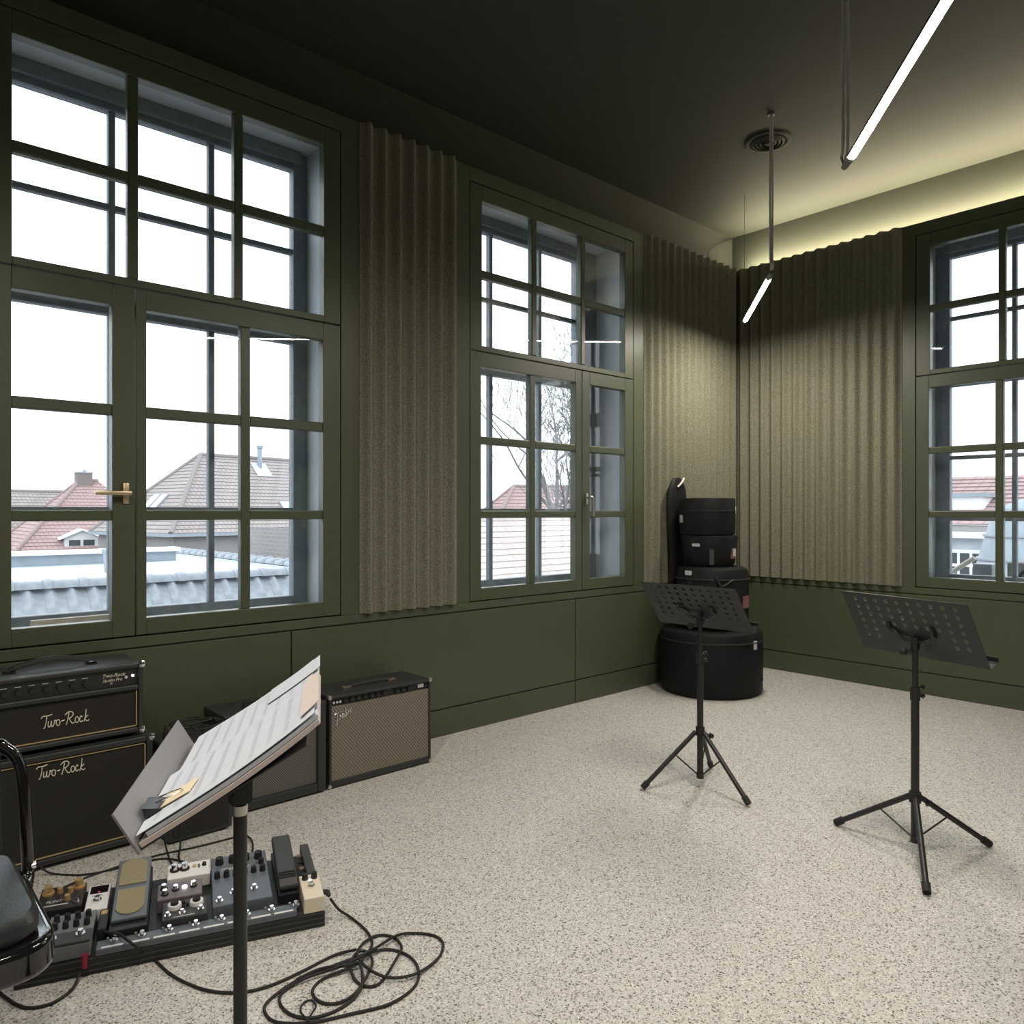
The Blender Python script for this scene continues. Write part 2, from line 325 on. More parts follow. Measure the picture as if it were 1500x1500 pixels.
def window(name, label, loc, rz, style, obars, oedge, ozl, handle):
    root = thing(name, label, None, loc, rz, kind='structure')
    U3 = [(.092, .5123), (.5563, .9766), (1.0207, 1.441)]
    sash('upper_sash', root, 0, WW, 2.2755, ZH, U3, ROWU)
    if style == 'L1R2':
        a = sash('casement', root, 0, .5405, ZB, 2.2695, [(.09, .451)], ROWL)
        b = sash('casement', root, .5455, WW, ZB, 2.2695, [(.588, 1.009), (1.055, 1.436)], ROWL)
    else:
        a = sash('casement', root, 0, .9785, ZB, 2.2695, [(.085, .494), (.543, .920)], ROWL)
        b = sash('casement', root, .9835, WW, ZB, 2.2695, [(1.061, 1.441)], ROWL)
    # reveal lining of the cavity
    r = MB(); y0, y1 = .0565, .45
    r.box(-.0045, .010, y0, y1, ZB, ZH); r.box(WW-.010, WW+.0045, y0, y1, ZB, ZH)
    r.box(.010, WW-.010, y0, y1, ZH-.010, ZH+.004); r.box(.010, WW-.010, y0, y1, ZB-.004, ZB+.02)
    r.build('reveal_lining', 'reveal_paint', root)
    # outer window
    xl, xr = oedge; zb, zt = .842, 3.175; bw = .03
    f = MB(); ya, yb = OUT, OUT+.06
    f.box(.011, xl, ya, yb, ZB+.021, ZH-.011); f.box(xr, WW-.011, ya, yb, ZB+.021, ZH-.011)
    f.box(xl, xr, ya, yb, ZB+.021, zb); f.box(xl, xr, ya, yb, zt, ZH-.011); f.box(xl, xr, ya, yb, 2.223, 2.30)
    f.box(xl-.03, xr+.03, ya-.03, ya-.0005, zt+.03, ZH-.011)
    of = bev(f.build('outer_frame', 'outer_frame_paint', root), .004)
    ex = [xl]+list(obars)+[xr]
    for x in obars:
        for za, zb_ in ((zb, 2.223), (2.30, zt)): bev(MB().box(x-bw/2, x+bw/2, ya+.01, yb-.01, za, zb_).build('glazing_bar', 'outer_frame_paint', of), .004)
    zl = [zb]+list(ozl)+[2.223]; zu = [2.30, 2.728, zt]
    for zz in (list(ozl)+[2.728]): bev(MB().box(xl, xr, ya+.011, yb-.011, zz-.014, zz+.014).build('glazing_bar', 'outer_frame_paint', of), .004)
    for i in range(len(ex)-1):
        for zs in (zl, zu):
            for j in range(len(zs)-1): MB().box(ex[i]+.002, ex[i+1]-.002, ya+.028, ya+.032, zs[j]+.002, zs[j+1]-.002).build('outer_pane', 'window_glass', of)
    if handle == 'lever_left':
        h = MB().bbox(.490, .515, -.012, .0005, 1.335, 1.425, .005).cyl((.503, -.012, 1.38), (.503, -.045, 1.38), .009, n=12)
        h.bbox(.375, .515, -.056, -.036, 1.371, 1.389, .006); tag(h.build('handle', 'brass', a, True), 'brass lever handle')
    elif handle == 'lever_down':
        h = MB().bbox(1.010, 1.034, -.012, .0005, 1.35, 1.43, .005).cyl((1.022, -.012, 1.40), (1.022, -.045, 1.40), .009, n=12)
        h.tube([(1.022, -.044, 1.405), (1.035, -.050, 1.395), (1.040, -.050, 1.34), (1.040, -.050, 1.27)], .0085, n=8)
        tag(h.build('handle', 'satin_nickel', b, True), 'satin nickel lever handle')
    return root
window('window_1', 'tall green multi-pane window with a brass lever handle', (.43, VA, 0), 0, 'L1R2', (.540, 1.003), (.09, 1.443), (1.31,), 'lever_left')
window('window_2', 'tall green multi-pane window with a nickel lever, bare tree outside', (2.832, VA, 0), 0, 'L2R1', (.471, .933), (.06, 1.30), (1.31,), 'lever_down')
window('window_3', 'tall green multi-pane window in the right wall', (XB, 2.082, 0), -pi/2, 'L2R1', (.513, .98), (.106, 1.44), (1.70, 1.25), None)
ws = MB().box(.62, 1.02, VA+.20, VA+.23, ZB+.0205, ZB+.075).build('wooden_strip', 'wood_strip'); tag(ws, 'pale wooden strip lying on the sill inside the brass-handled window', 'wood strip')
# ------------------------------------------------------------------ ceiling: vent, cove light, pendants
v = thing('ceiling_vent', 'round ceiling air vent with concentric rings', 'vent', (4.544, 2.545, ZC))
MB().lathe([(.148, 0), (.148, -.006), (.136, -.012), (.118, -.010), (.118, 0)], n=40).build('rim', 'ceiling_paint', v, True)
for r_ in (.098, .074, .050): MB().lathe([(r_+.008, -.002), (r_+.008, -.012), (r_-.006, -.020), (r_-.008, -.018), (r_-.004, -.002)], n=36).build('ring', 'ceiling_paint', v, True)
MB().lathe([(.028, 0), (.028, -.016), (.018, -.022), (.001, -.022)], n=24).build('hub', 'ceiling_paint', v, True)
MB().cyl((0, 0, -.0005), (0, 0, -.0018), .117, n=36).build('backing', 'black_cloth', v)
cv = thing('cove_light', 'warm light strip hidden above the felt of the right-hand wall', 'strip light', (XB+.055, 0, ZT))
MB().box(-.022, .022, Y0+.02, VA-.02, .0005, .006).build('channel', 'housing_grey', cv)
MB().box(-.008, .012, Y0+.02, VA-.02, .0065, .010).build('light_strip', 'cove_glow', cv)
pc = MB().tube([(XB+RC-.006, VA+RC-.012, 3.715), (XB-.06, VA+RC-.02, 3.63), (XB-.28, VA+RC-.04, 3.50), (XB-.36, VA+.05, 3.375)], .004, n=6); tag(pc.build('power_cable', 'black_rubber', None, True), 'thin dark cable running down the lit corner of the ceiling', 'cable')
def pendant(p_cord, p_far, label, cord_two=False):
    A = Vector(p_cord); B = Vector(p_far); d = (B-A).normalized(); L = (B-A).length
    t = thing('pendant_lamp', label, 'lamp', (A.x, A.y, A.z), 0, 'glowing tube pendant lamps')
    side = Vector((-d.y, d.x, 0)); cap0, cap1 = .11, .07; r = .0165
    def strip(prof, s0, s1):                                    # cross-section (side, up) swept along the tube
        n = len(prof); vs = [d*q+side*x+UP*z for q in (s0, s1) for x, z in prof]
        return vs, [(i, i+1, n+1+i, n+i) for i in range(n-1)]
    g = MB(); g.add(*strip([(-.0165, -.0085), (-.011, -.0105), (0, -.0112), (.011, -.0105), (.0165, -.0085)], cap0, L-cap1)); g.build('diffuser', 'lamp_glow', t, True)
    up = [(.0172*cos(radians(k)), .0172*sin(radians(k))) for k in range(0, 181, 15)]
    g = MB(); g.add(*strip([(.0166, -.0098), (.0180, -.0098)]+up+[(-.0180, -.0098), (-.0166, -.0098)], cap0, L-cap1)); g.build('housing', 'housing_grey', t, True)
    MB().cyl(d*0, d*cap0, .013, .019, 14).build('end_cap', 'housing_grey', t, True); MB().cyl(d*(L-cap1), d*L, .019, .012, 14).build('end_cap', 'housing_grey', t, True)
    zc = ZC-A.z
    offs = ((-.009, 0), (.009, .004)) if cord_two else ((-.006, 0), (.006, .002))
    for i, (o, q) in enumerate(offs):
        s_ = side*o
        MB().tube([d*.02+s_*.5, d*(-.012)+UP*.05+s_, d*(.012+q)+UP*.10+s_, d*.012+UP*.5+s_*1.2, d*.012+UP*zc*.8+s_, d*.012+UP*zc+s_], .0062, n=7).build('cord', 'cord_grey', t, True)
    MB().cyl(d*.012+UP*(zc-.012), d*.012+UP*zc, .022, n=16).build('ceiling_hook', 'housing_grey', t, True)
    MB().cyl(d*(L-.03), d*(L-.03)+UP*zc, .0014, n=5).build('suspension_wire', 'housing_grey', t)
    return t
pendant((4.232, 2.346, 2.755), (5.184, 3.104, 2.755), 'glowing tube pendant lamp hanging below the round ceiling vent')
pendant((3.171, 1.426, 2.755), (2.10, .57, 2.755), 'bright glowing tube pendant lamp on two grey cords, away from the ceiling vent', True)
pendant((.18, -.98, 2.755), (1.02, -.30, 2.755), 'unseen glowing tube pendant lamp added behind the viewer to continue the row', True)  # unseen lamp added to light the room, placed by continuing the lamp row
pendant((-.33, 1.02, 2.755), (.52, 1.69, 2.755), 'unseen fill lamp in pendant form, added above the amplifiers and the pedalboard', True)  # unseen fill lamp, added to brighten the sheet music and the pedalboard area
# ------------------------------------------------------------------ perforated music stands
def perforated_desk(name, parent, mtx, w_, l_):
    """plate in local x (width) / y (up), thickness along z, hexagonal holes cut as real openings"""
    bm = bmesh.new(); nx, ny = 10, 6; gx = w_*.088; gy = l_*.125; rr = .0095; T = .0016
    x_0 = -gx*(nx-1)/2; y_0 = l_/2-.028-gy*(ny-1)
    xs = [-w_/2]+[x_0+gx*(i-.5) for i in range(nx+1)]+[w_/2]
    ys = [-l_/2]+[y_0+gy*(j-.5) for j in range(ny+1)]+[l_/2]
    def quad(a, b_, c, d_): 
        f = bm.faces.new([bm.verts.new((x, y, 0)) for x, y in ((a, c), (b_, c), (b_, d_), (a, d_))])
    for i in range(len(xs)-1):
        for j in range(len(ys)-1):
            cell = 1 <= i <= nx and 1 <= j <= ny
            ii, jj = i-1, j-1
            if cell and not (jj < 2 and 2 <= ii <= 7):
                cx, cy = x_0+gx*ii, y_0+gy*jj; K = 8
                inn = [bm.verts.new((cx+rr*cos(2*pi*(k+.5)/K), cy+rr*sin(2*pi*(k+.5)/K), 0)) for k in range(K)]
                hx, hy = gx/2, gy/2
                sq = [(hx, 0), (hx, hy), (0, hy), (-hx, hy), (-hx, 0), (-hx, -hy), (0, -hy), (hx, -hy)]
                ou = [bm.verts.new((cx+a, cy+b_, 0)) for a, b_ in sq]
                for k in range(K):
                    bm.faces.new((ou[k], ou[(k+1) % K], inn[k]))
                    bm.faces.new((ou[(k+1) % K], inn[(k+1) % K], inn[k]))
            else: quad(xs[i], xs[i+1], ys[j], ys[j+1])
    bmesh.ops.remove_doubles(bm, verts=bm.verts, dist=1e-5); bmesh.ops.recalc_face_normals(bm, faces=bm.faces)
    me = bpy.data.meshes.new(name); bm.to_mesh(me); bm.free(); me.transform(mtx); me.materials.append(M['desk_grey'])
    o = link(name, me, parent); md = o.modifiers.new('solid', 'SOLIDIFY'); md.thickness = T; md.offset = 0; return o
def music_stand(label, base, feet, c, W, H, w_, l_, hub, collar, group):
    t = thing('music_stand', label, 'music stand', base, 0, group)
    B = Vector(base); W = Vector(W).normalized(); H = Vector(H).normalized(); N = W.cross(H).normalized()   # N to the back
    C = Vector(c)-B
    dk = perforated_desk('desk', t, frame(C, W, H, N), w_, l_)
    if N.dot(FW) > 0: N = -N                                    # N points at the viewer = back of desk
    lipc = C-H*(l_/2)
    MB().add([lipc-W*w_/2-N*.0, lipc+W*w_/2, lipc+W*w_/2-N*.052-H*.004, lipc-W*w_/2-N*.052-H*.004, lipc+W*w_/2-N*.058+H*.012, lipc-W*w_/2-N*.058+H*.012],
             [(0, 1, 2, 3), (3, 2, 4, 5)]).build('lip', 'desk_grey', dk).modifiers.new('solid', 'SOLIDIFY').thickness = .0016
    top = Vector((0, 0, C.z-.055))
    att = C-H*.045+N*.004
    # yoke behind the desk
    y = MB()
    for s_ in (-1, 1): y.tube([top+UP*.004+W*s_*.012, top+W*s_*.045+UP*.006+N*.004, top+W*s_*.078+UP*.03+N*.004, C+W*s_*.088-H*.012+N*.012, C+W*s_*.088+H*.012+N*.004], .0080, n=8)
    y.bbox(-.016, .016, -.012, .012, -.03, .018, .004, Matrix.Translation(top)); y.build('yoke', 'black_metal', t, True)
    MB().cyl(top-UP*.035, top-UP*.035+(-RT*.04), .006, n=8).lathe([(.001, -.012), (.013, -.010), (.015, 0), (.013, .010), (.001, .012)], n=14, mtx=Matrix.Translation(top-UP*.035-RT*.045) @ Matrix.Rotation(pi/2, 4, 'X')).build('tilt_knob', 'black_rubber', t, True)
    MB().cyl((0, 0, hub+.03), top, .0108, n=12).build('inner_tube', 'black_metal', t, True)
    MB().cyl((0, 0, .05), (0, 0, collar), .0148, n=14).cyl((0, 0, .045), (0, 0, .07), .0172, n=14).build('outer_tube', 'black_metal', t, True)
    cl = MB().cyl((0, 0, collar-.035), (0, 0, collar+.012), .0178, n=14)
    cl.build('collar', 'black_rubber', t, True)
    kn = MB()
    for dz in (-.02, .012): kn.cyl((0, 0, collar+dz), RT*.026+UP*(collar+dz), .005, n=8).cyl(RT*.024+UP*(collar+dz), RT*.034+UP*(collar+dz+.004), .011, .008, n=10)
    kn.build('clamp_knob', 'black_metal', t, True)
    MB().cyl((0, 0, hub-.018), (0, 0, hub+.022), .021, n=16).build('hub', 'black_rubber', t, True)
    for f in feet:
        F_ = Vector(f)-B; F_.z = .012; dr = F_.copy(); dr.z = 0; L = dr.length; dr.normalize()
        st = dr*.022+UP*hub
        lg = MB().cyl(st, F_, .0108, n=10).build('leg', 'black_metal', t, True)
        q = (F_-st).normalized()
        MB().cyl(F_-q*.035, F_, .0150, .0140, n=12).build('rubber_foot', 'black_rubber', lg, True)
        MB().cyl(st+(F_-st)*.40, dr*.010+UP*.06, .0035, n=6).build('brace', 'black_metal', t, True)
    MB().cyl((0, 0, hub), RT*.05+UP*(hub-.02), .004, n=8).cyl(RT*.045+UP*(hub-.02), RT*.062+UP*(hub-.024), .014, .010, n=12).build('hub_knob', 'black_metal', t, True)
    return t
music_stand('black perforated music stand in front of the wainscot below the right-wall window', (3.057, 1.105, 0), [(3.09, 1.426, 0), (3.333, .933, 0), (2.749, .956, 0)], (3.049, 1.117, .8604), (.266, .964, 0), (-.47, .13, .873), .520, .273, .215, .62, 'perforated music stands')
music_stand('black perforated music stand in front of the stacked drum bags', (3.04, 2.05, 0), [(2.806, 2.208, 0), (2.999, 1.771, 0), (3.311, 2.17, 0)], (3.024, 2.066, .8535), (-.044, .999, 0), (-.622, -.027, .783), .508, .2735, .265, .62, 'perforated music stands')
# ------------------------------------------------------------------ sheet music stand in the foreground
ms_c = atD(361.7, 1079.7, 1.319); mW = Vector((.467, .884, 0)); mH = Vector((.765, -.404, .502)); mN = mH.cross(mW) if mH.cross(mW).z > 0 else mW.cross(mH)
pt = atD(352, 1150, 1.335); pb = Vector((pt.x, pt.y, 0))
t = thing('music_stand', 'black music stand loaded with sheet music beside the pedalboard', 'music stand', pb)
def deskpt(a, b_, n_=0): return ms_c+mW*a+mH*b_+mN*n_      # a along lip, b up the desk, n off the desk
def dl(a, b_, n_=0): return deskpt(a, b_, n_)-pb
MS = frame(ms_c-pb, mW, mH, mN); MSW = frame(ms_c, mW, mH, mN)
dk = MB().box(-.235, .235, -.145, .115, -.012, -.010, MS).build('desk', 'desk_grey', t)
MB().box(-.245, .245, -.148, -.145, -.012, .055, MS).build('lip', 'folder_grey', dk)
MB().cyl((0, 0, .60), (0, 0, pt.z+.005), .0095, n=14).build('inner_tube', 'black_metal', t, True)
MB().cyl((0, 0, .18), (0, 0, .775), .0118, n=16).build('outer_tube', 'black_metal', t, True)
MB().cyl((0, 0, .765), (0, 0, .782), .0125, n=16).build('collar', 'satin_nickel', t, True)
MB().bbox(-.018, .018, -.014, .014, -.012, .03, .005, Matrix.Translation((0, 0, pt.z-.02))).build('tilt_head', 'black_rubber', t, True)
MB().cyl((0, 0, .17), (0, 0, .22), .022, n=14).build('hub', 'black_rubber', t, True)
for k in range(3):
    an = radians(200+120*k); MB().cyl((.02*cos(an), .02*sin(an), .2), (.3*cos(an), .3*sin(an), .012), .009, n=10).build('leg', 'black_metal', t, True)
def sheet(name, a0, a1, b0, b1, n0, m, label, cat, group=None, curl=0.05, skew=0., th=.0008, lines=0, b0b=None):
    nb = 16; mb = MB(); vs = []; cn = lambda b_: .015*max(0, (b_+.06)/.21)**2
    for i in range(nb+1):
        f = i/nb
        for a in (a0, a1):
            lo = b0 if (b0b is None or a == a0) else b0b
            b_ = lo+(b1-lo)*f; n_ = n0+cn(b_)
            for e in (0, th): vs.append(deskpt(a+skew*f, b_, n_+e))
    fs = []
    for i in range(nb):
        k = 4*i; q = k+4
        fs += [(k+1, k+3, q+3, q+1), (k, q, q+2, k+2), (k, k+1, q+1, q), (k+2, q+2, q+3, k+3)]
    fs += [(0, 2, 3, 1), (4*nb, 4*nb+1, 4*nb+3, 4*nb+2)]
    mb.add(vs, fs); o = tag(mb.build(name, m, None, True), label, cat, group)
    if lines:
        ml = MB()
        for k in range(lines):
            f = (k+.7)/(lines+.5)
            for s_ in range(3):
                ff = f+s_*.010
                b_ = b0+(b1-b0)*ff; n_ = n0+cn(b_)+th+.0004; aa = a0+.022+skew*ff; ab = a1-.022+skew*ff
                ml.add([deskpt(aa, b_, n_), deskpt(ab, b_, n_), deskpt(ab, b_+.0005, n_), deskpt(aa, b_+.0005, n_)], [(0, 1, 2, 3)])
        ml.build('staff_lines', 'ink', o)
    return o
sheet('sheet_stack', -.235, .10, -.143, .148, -.009, 'paper_warm', 'thick worn stack of sheet music at the bottom of the music stand pile', 'sheet music', None, .05, .0, .007)
sheet('sheet_stack', -.230, .200, -.130, .150, -.001, 'paper', 'white stack of printed sheets in the middle of the music stand pile', 'sheet music', None, .05, 0, .006)
sheet('music_sheet', -.02, .225, -.125, .140, .0065, 'paper', 'loose white music sheet on the stand, on the side towards the amplifiers', 'sheet music', None, .07, 0, .0008, 9)
sheet('music_sheet', -.232, .02, -.142, .148, .0085, 'paper', 'loose white music sheet on the stand, pinned by a binder clip', 'sheet music', None, .065, 0, .0008, 9)
sheet('music_sheet', .10, .215, .04, .158, .0095, 'paper', 'short curled white sheet sticking out over the top of the stand', 'sheet music', None, .05, -.02, .0008)
sheet('crumpled_sheet', -.21, .02, .125, .158, .0125, 'paper_warm', 'pinkish crumpled sheet edge at the top of the music stand pile', 'sheet music', None, .03, .012, .0012)
bc = thing('binder_clip', 'black binder clip on the lower edge of the sheet music', 'binder clip', deskpt(-.155, -.128, .011))
q = frame((0, 0, 0), mW, mH, mN)
MB().prism([(-.012, 0), (-.008, .016), (.010, .004), (.014, 0)], -.024, .024, 'x', q).build('clip_body', 'black_metal', bc)
for s_ in (-1, 1): MB().tube([(s_*.012, .008, .010), (s_*.011, .03, .006), (s_*.004, .045, .004), (s_*.0, .045, .004)], .0013, n=6, mtx=q).build('clip_handle', 'chrome', bc, True)
nt_ = MB(); nt_.box(-.026, .026, -.018, .030, 0, .0012, frame(deskpt(-.150, -.095, .0115), (mW+mH*.15), (mH-mW*.15), mN)); tag(nt_.build('paper_note', 'note_yellow'), 'small cream paper note beside the binder clip', 'note')
# ------------------------------------------------------------------ amplifiers
def knobrow(parent, pts, r, d, m='black_rubber', n=12, ptr=None):
    for p in pts:
        p = Vector(p); k = MB().cyl(p, p+Vector(d), r, r*.85, n).build('knob', m, parent, True)
def corners(parent, x0, x1, y, zs, m='chrome', r=.016):
    for x in (x0, x1):
        for z in zs: MB().lathe([(.001, -r*.9), (r*.75, -r*.7), (r, 0), (r*.75, r*.7), (.001, r*.9)], n=10, mtx=Matrix.Translation((x, y, z))).build('corner_cap', m, parent, True)
# cabinet
AX0, AX1, AY = .315, .940, 3.165
cb = thing('speaker_cabinet', 'black speaker cabinet with gold piping standing on the floor under the amp head', 'speaker cabinet', ((AX0+AX1)/2, AY, 0))
hw = (AX1-AX0)/2
c_ = MB().box(-hw, hw, 0.028, .315, .015, .420); c_.box(-hw, -hw+.024, 0, .028, .015, .42).box(hw-.024, hw, 0, .028, .015, .42).box(-hw+.024, hw-.024, 0, .028, .015, .039).box(-hw+.024, hw-.024, 0, .028, .396, .42)
bev(c_.build('case', 'black_tolex', cb), .005)
MB().box(-hw+.0245, hw-.0245, .012, .0275, .0395, .3955).build('grille_cloth', 'black_cloth', cb)
pp = MB(); g = .0035; a, b_, z0, z1 = -hw+.027, hw-.027, .0425, .3925
pp.box(a, b_, .006, .0118, z0, z0+g).box(a, b_, .006, .0118, z1-g, z1).box(a, a+g, .006, .0118, z0, z1).box(b_-g, b_, .006, .0118, z0, z1); pp.build('piping', 'gold_piping', cb)
lg = MB(); strokes(lg, TWOROCK, (.0418, 0, 0), (0, 0, .043), (.547-(AX0+AX1)/2, .009, .334), .0019); tag(lg.build('logo', 'logo_cream', cb, True), 'cream script lettering Two-Rock')
corners(cb, hw-.004, -hw+.004, .006, (.022, .413))
for sx in (-1, 1):
    for sy in (.04, .27): MB().cyl((sx*(hw-.05), sy, 0), (sx*(hw-.05), sy, .0155), .018, n=12).build('foot', 'black_rubber', cb, True)
# head
HX0, HX1, HZ = .318, .910, .421
hd = thing('amp_head', 'black amplifier head with carry handle and a row of knobs, on top of the cabinet', 'amplifier', ((HX0+HX1)/2, AY+.022, HZ))
hw = (HX1-HX0)/2; zt = .285; zp = .185
h = MB().box(-hw, hw, .03, .265, .014, zt); h.box(-hw, -hw+.018, 0, .03, .014, zt).box(hw-.018, hw, 0, .03, .014, zt).box(-hw+.018, hw-.018, 0, .03, .014, .034).box(-hw+.018, hw-.018, 0, .03, zt-.018, zt).box(-hw+.018, hw-.018, 0, .03, zp-.004, zp+.016)
bev(h.build('case', 'black_tolex', hd), .005)
cp = MB().box(-hw+.0185, hw-.0185, .014, .0295, zp+.0165, zt-.0185).build('control_panel', 'black_metal', hd)
MB().box(-hw+.0185, hw-.0185, .014, .0295, .0345, zp-.0045).build('grille_cloth', 'black_cloth', hd)
pp = MB(); a, b_, z0, z1 = -hw+.021, hw-.021, .037, zp-.008
pp.box(a, b_, .008, .0138, z0, z0+g).box(b_-g, b_, .008, .0138, z0, z1).box(a, a+g, .008, .0138, z0, z1); pp.build('piping', 'gold_piping', hd)
lg = MB(); strokes(lg, TWOROCK, (.0418, 0, 0), (0, 0, .043), (.566-(HX0+HX1)/2, .011, .088), .0019); tag(lg.build('logo', 'logo_cream', hd, True), 'cream script lettering Two-Rock')
kz = (zp+zt)/2
knobrow(cp, [(-hw+.045+.043*i, .0135, kz-.006) for i in range(9)], .0105, (0, -.014, 0))
TX = frame((0, 0, 0), (1, 0, 0), (0, 0, 1))
ml = MB()
for i in range(9): ml.box(-hw+.035+.043*i, -hw+.055+.043*i, .0133, .0139, kz+.013, kz+.0155)
tag(ml.build('panel_marks', 'tag_grey', cp), kind='stuff')
textmesh('lettering', 'Two-Rock', .019, 'logo_cream', cp, Matrix.Translation((hw-.145, .0132, kz+.006)) @ TX, .3)
textmesh('lettering', 'Studio Pro', .016, 'logo_cream', cp, Matrix.Translation((hw-.143, .0132, kz-.011)) @ TX, .3)
textmesh('lettering', '35', .010, 'logo_cream', cp, Matrix.Translation((hw-.118, .0132, kz-.022)) @ TX, .2)
MB().cyl((hw-.062, .0135, kz), (hw-.062, .004, kz), .006, n=10).build('switch', 'chrome', cp, True)
tag(MB().cyl((hw-.036, .0135, kz+.002), (hw-.036, .008, kz+.002), .005, n=12).build('pilot_light', 'led_blue', cp, True), 'glowing bluish pilot lamp')
hn = MB().tube([(-.135, .11, zt+.008), (-.10, .11, zt+.024), (0, .11, zt+.038), (.10, .11, zt+.024), (.135, .11, zt+.008)], .012, n=8, flat=.45).build('carry_handle', 'black_rubber', hd, True)
for sx in (-1, 1): MB().bbox(sx*.135-.02, sx*.135+.02, .096, .124, zt, zt+.012, .004).build('handle_cap', 'black_gloss', hn, True)
corners(hd, hw-.004, -hw+.004, .006, (.022, zt-.006))
for sx in (-1, 1):
    for sy in (.05, .22): MB().cyl((sx*(hw-.05), sy, 0), (sx*(hw-.05), sy, .0145), .015, n=10).build('foot', 'black_rubber', hd, True)
# small wedge combo
wc = thing('combo_amp', 'small plain black combo amplifier with coiled cables on top', 'amplifier', (1.092, 3.07, 0))
bev(MB().prism([(0, .008), (.275, .008), (.275, .378), (.035, .378), (0, .30)], -.128, .128, 'x').build('case', 'black_tolex', wc), .012, 3)
MB().prism([(-.004, .03), (.0, .03), (.0, .285), (-.004, .285)], -.108, .108, 'x').build('grille', 'black_cloth', wc)
for sx in (-1, 1): MB().bbox(sx*.10-.012, sx*.10+.012, .03, .25, 0, .009, .003).build('foot', 'black_rubber', wc)
cc = MB()
pts = []
for i in range(60):
    an = i*.62; rr = .082+.014*sin(i*1.7); pts.append((1.12+rr*1.15*cos(an), 3.20+rr*.85*sin(an), .3835+.007*(i % 12)/2+i*.0004))
cc.tube(pts, .0038, n=6, smooth=3); cx_ = thing('cable_bundle', 'coiled black cables lying on the small black combo amplifier', 'cable', (0, 0, 0)); cc.build('coil', 'black_rubber', cx_, True)
MB().cyl((1.02, 3.16, .390), (1.065, 3.13, .392), .006, n=8).build('red_plug', 'red_plastic', cx_, True)
MB().cyl((.995, 3.20, .383), (.998, 3.20, .440), .010, .006, n=10).build('black_plug', 'black_rubber', cx_, True)
# mid combo
mc = thing('combo_amp', 'black combo amplifier with dark metal mesh grille beside the silver-grille amplifier', 'amplifier', (1.470, 3.18, 0))
c_ = MB().box(-.232, .232, .03, .275, .008, .425); c_.box(-.232, -.190, 0, .03, .008, .425).box(.190, .232, 0, .03, .008, .425).box(-.19, .19, 0, .03, .008, .05).box(-.19, .19, 0, .03, .345, .425)
bev(c_.build('case', 'black_tolex', mc), .006)
MB().box(-.1895, .1895, .016, .0295, .0505, .3445).build('grille', 'mesh_grille', mc)
knobrow(mc, [(-.15+.05*i, 0, .385) for i in range(7)], .010, (0, -.014, 0))
MB().tube([(-.10, .14, .427), (-.08, .14, .445), (.08, .14, .445), (.10, .14, .427)], .008, n=8).build('carry_handle', 'black_rubber', mc, True)
for sx in (-1, 1):
    for sy in (.04, .24): MB().cyl((sx*.19, sy, 0), (sx*.19, sy, .0085), .014, n=10).build('foot', 'black_rubber', mc)
# silver grille combo
fx0, fx1 = 1.722, 2.305; hw = (fx1-fx0)/2
fa = thing('combo_amp', 'black combo amplifier with woven silver-brown grille cloth and slanted script logo', 'amplifier', ((fx0+fx1)/2, 3.188, 0))
c_ = MB().box(-hw, hw, .028, .262, .006, .436); c_.box(-hw, -hw+.014, -.0, .028, .006, .436).box(hw-.014, hw, 0, .028, .006, .436).box(-hw+.014, hw-.014, 0, .028, .006, .036).box(-hw+.014, hw-.014, 0, .028, .420, .436)
bev(c_.build('case', 'black_tolex', fa), .005)
MB().box(-hw+.0145, hw-.0145, .006, .0275, .0365, .385).build('grille_cloth', 'silver_grille', fa)
cp = MB().box(-hw+.0145, hw-.0145, .016, .0275, .3855, .4195).build('control_panel', 'black_metal', fa)
knobrow(cp, [(-hw+.085+.036*i+(.04 if i > 6 else 0), .0155, .402) for i in range(10)], .0105, (0, -.016, 0))
for i in range(4): MB().cyl((-hw+.028+.017*i, .0155, .402), (-hw+.028+.017*i, .009, .402), .006, n=8).build('jack', 'chrome', cp, True)
MB().box(hw-.075, hw-.040, .0125, .0155, .396, .414).build('badge', 'chrome', cp); MB().cyl((hw-.028, .0155, .402), (hw-.028, .006, .402), .006, n=8).build('pilot_light', 'dark_grey', cp, True)
lg = MB(); strokes(lg, FENDER, (.034, 0, .015), (-.008, 0, .038), (-hw+.035, .003, .305), .0025); tag(lg.build('logo', 'chrome', fa, True), 'slanted chrome script lettering Fender')
for sx in (-.14, .12): MB().bbox(sx-.022, sx+.022, .10, .125, .436, .444, .003).build('handle_clip', 'brass', fa, True)
MB().tube([(-.14, .112, .443), (-.05, .112, .450), (.04, .112, .450), (.12, .112, .443)], .010, n=8, flat=.35).build('carry_handle', 'black_rubber', fa, True)
corners(fa, hw-.004, -hw+.004, .006, (.014, .430), 'satin_nickel', .012)
for sx in (-1, 1):
    for sy in (.04, .22): MB().cyl((sx*(hw-.05), sy, 0), (sx*(hw-.05), sy, .0065), .014, n=10).build('foot', 'black_rubber', fa)
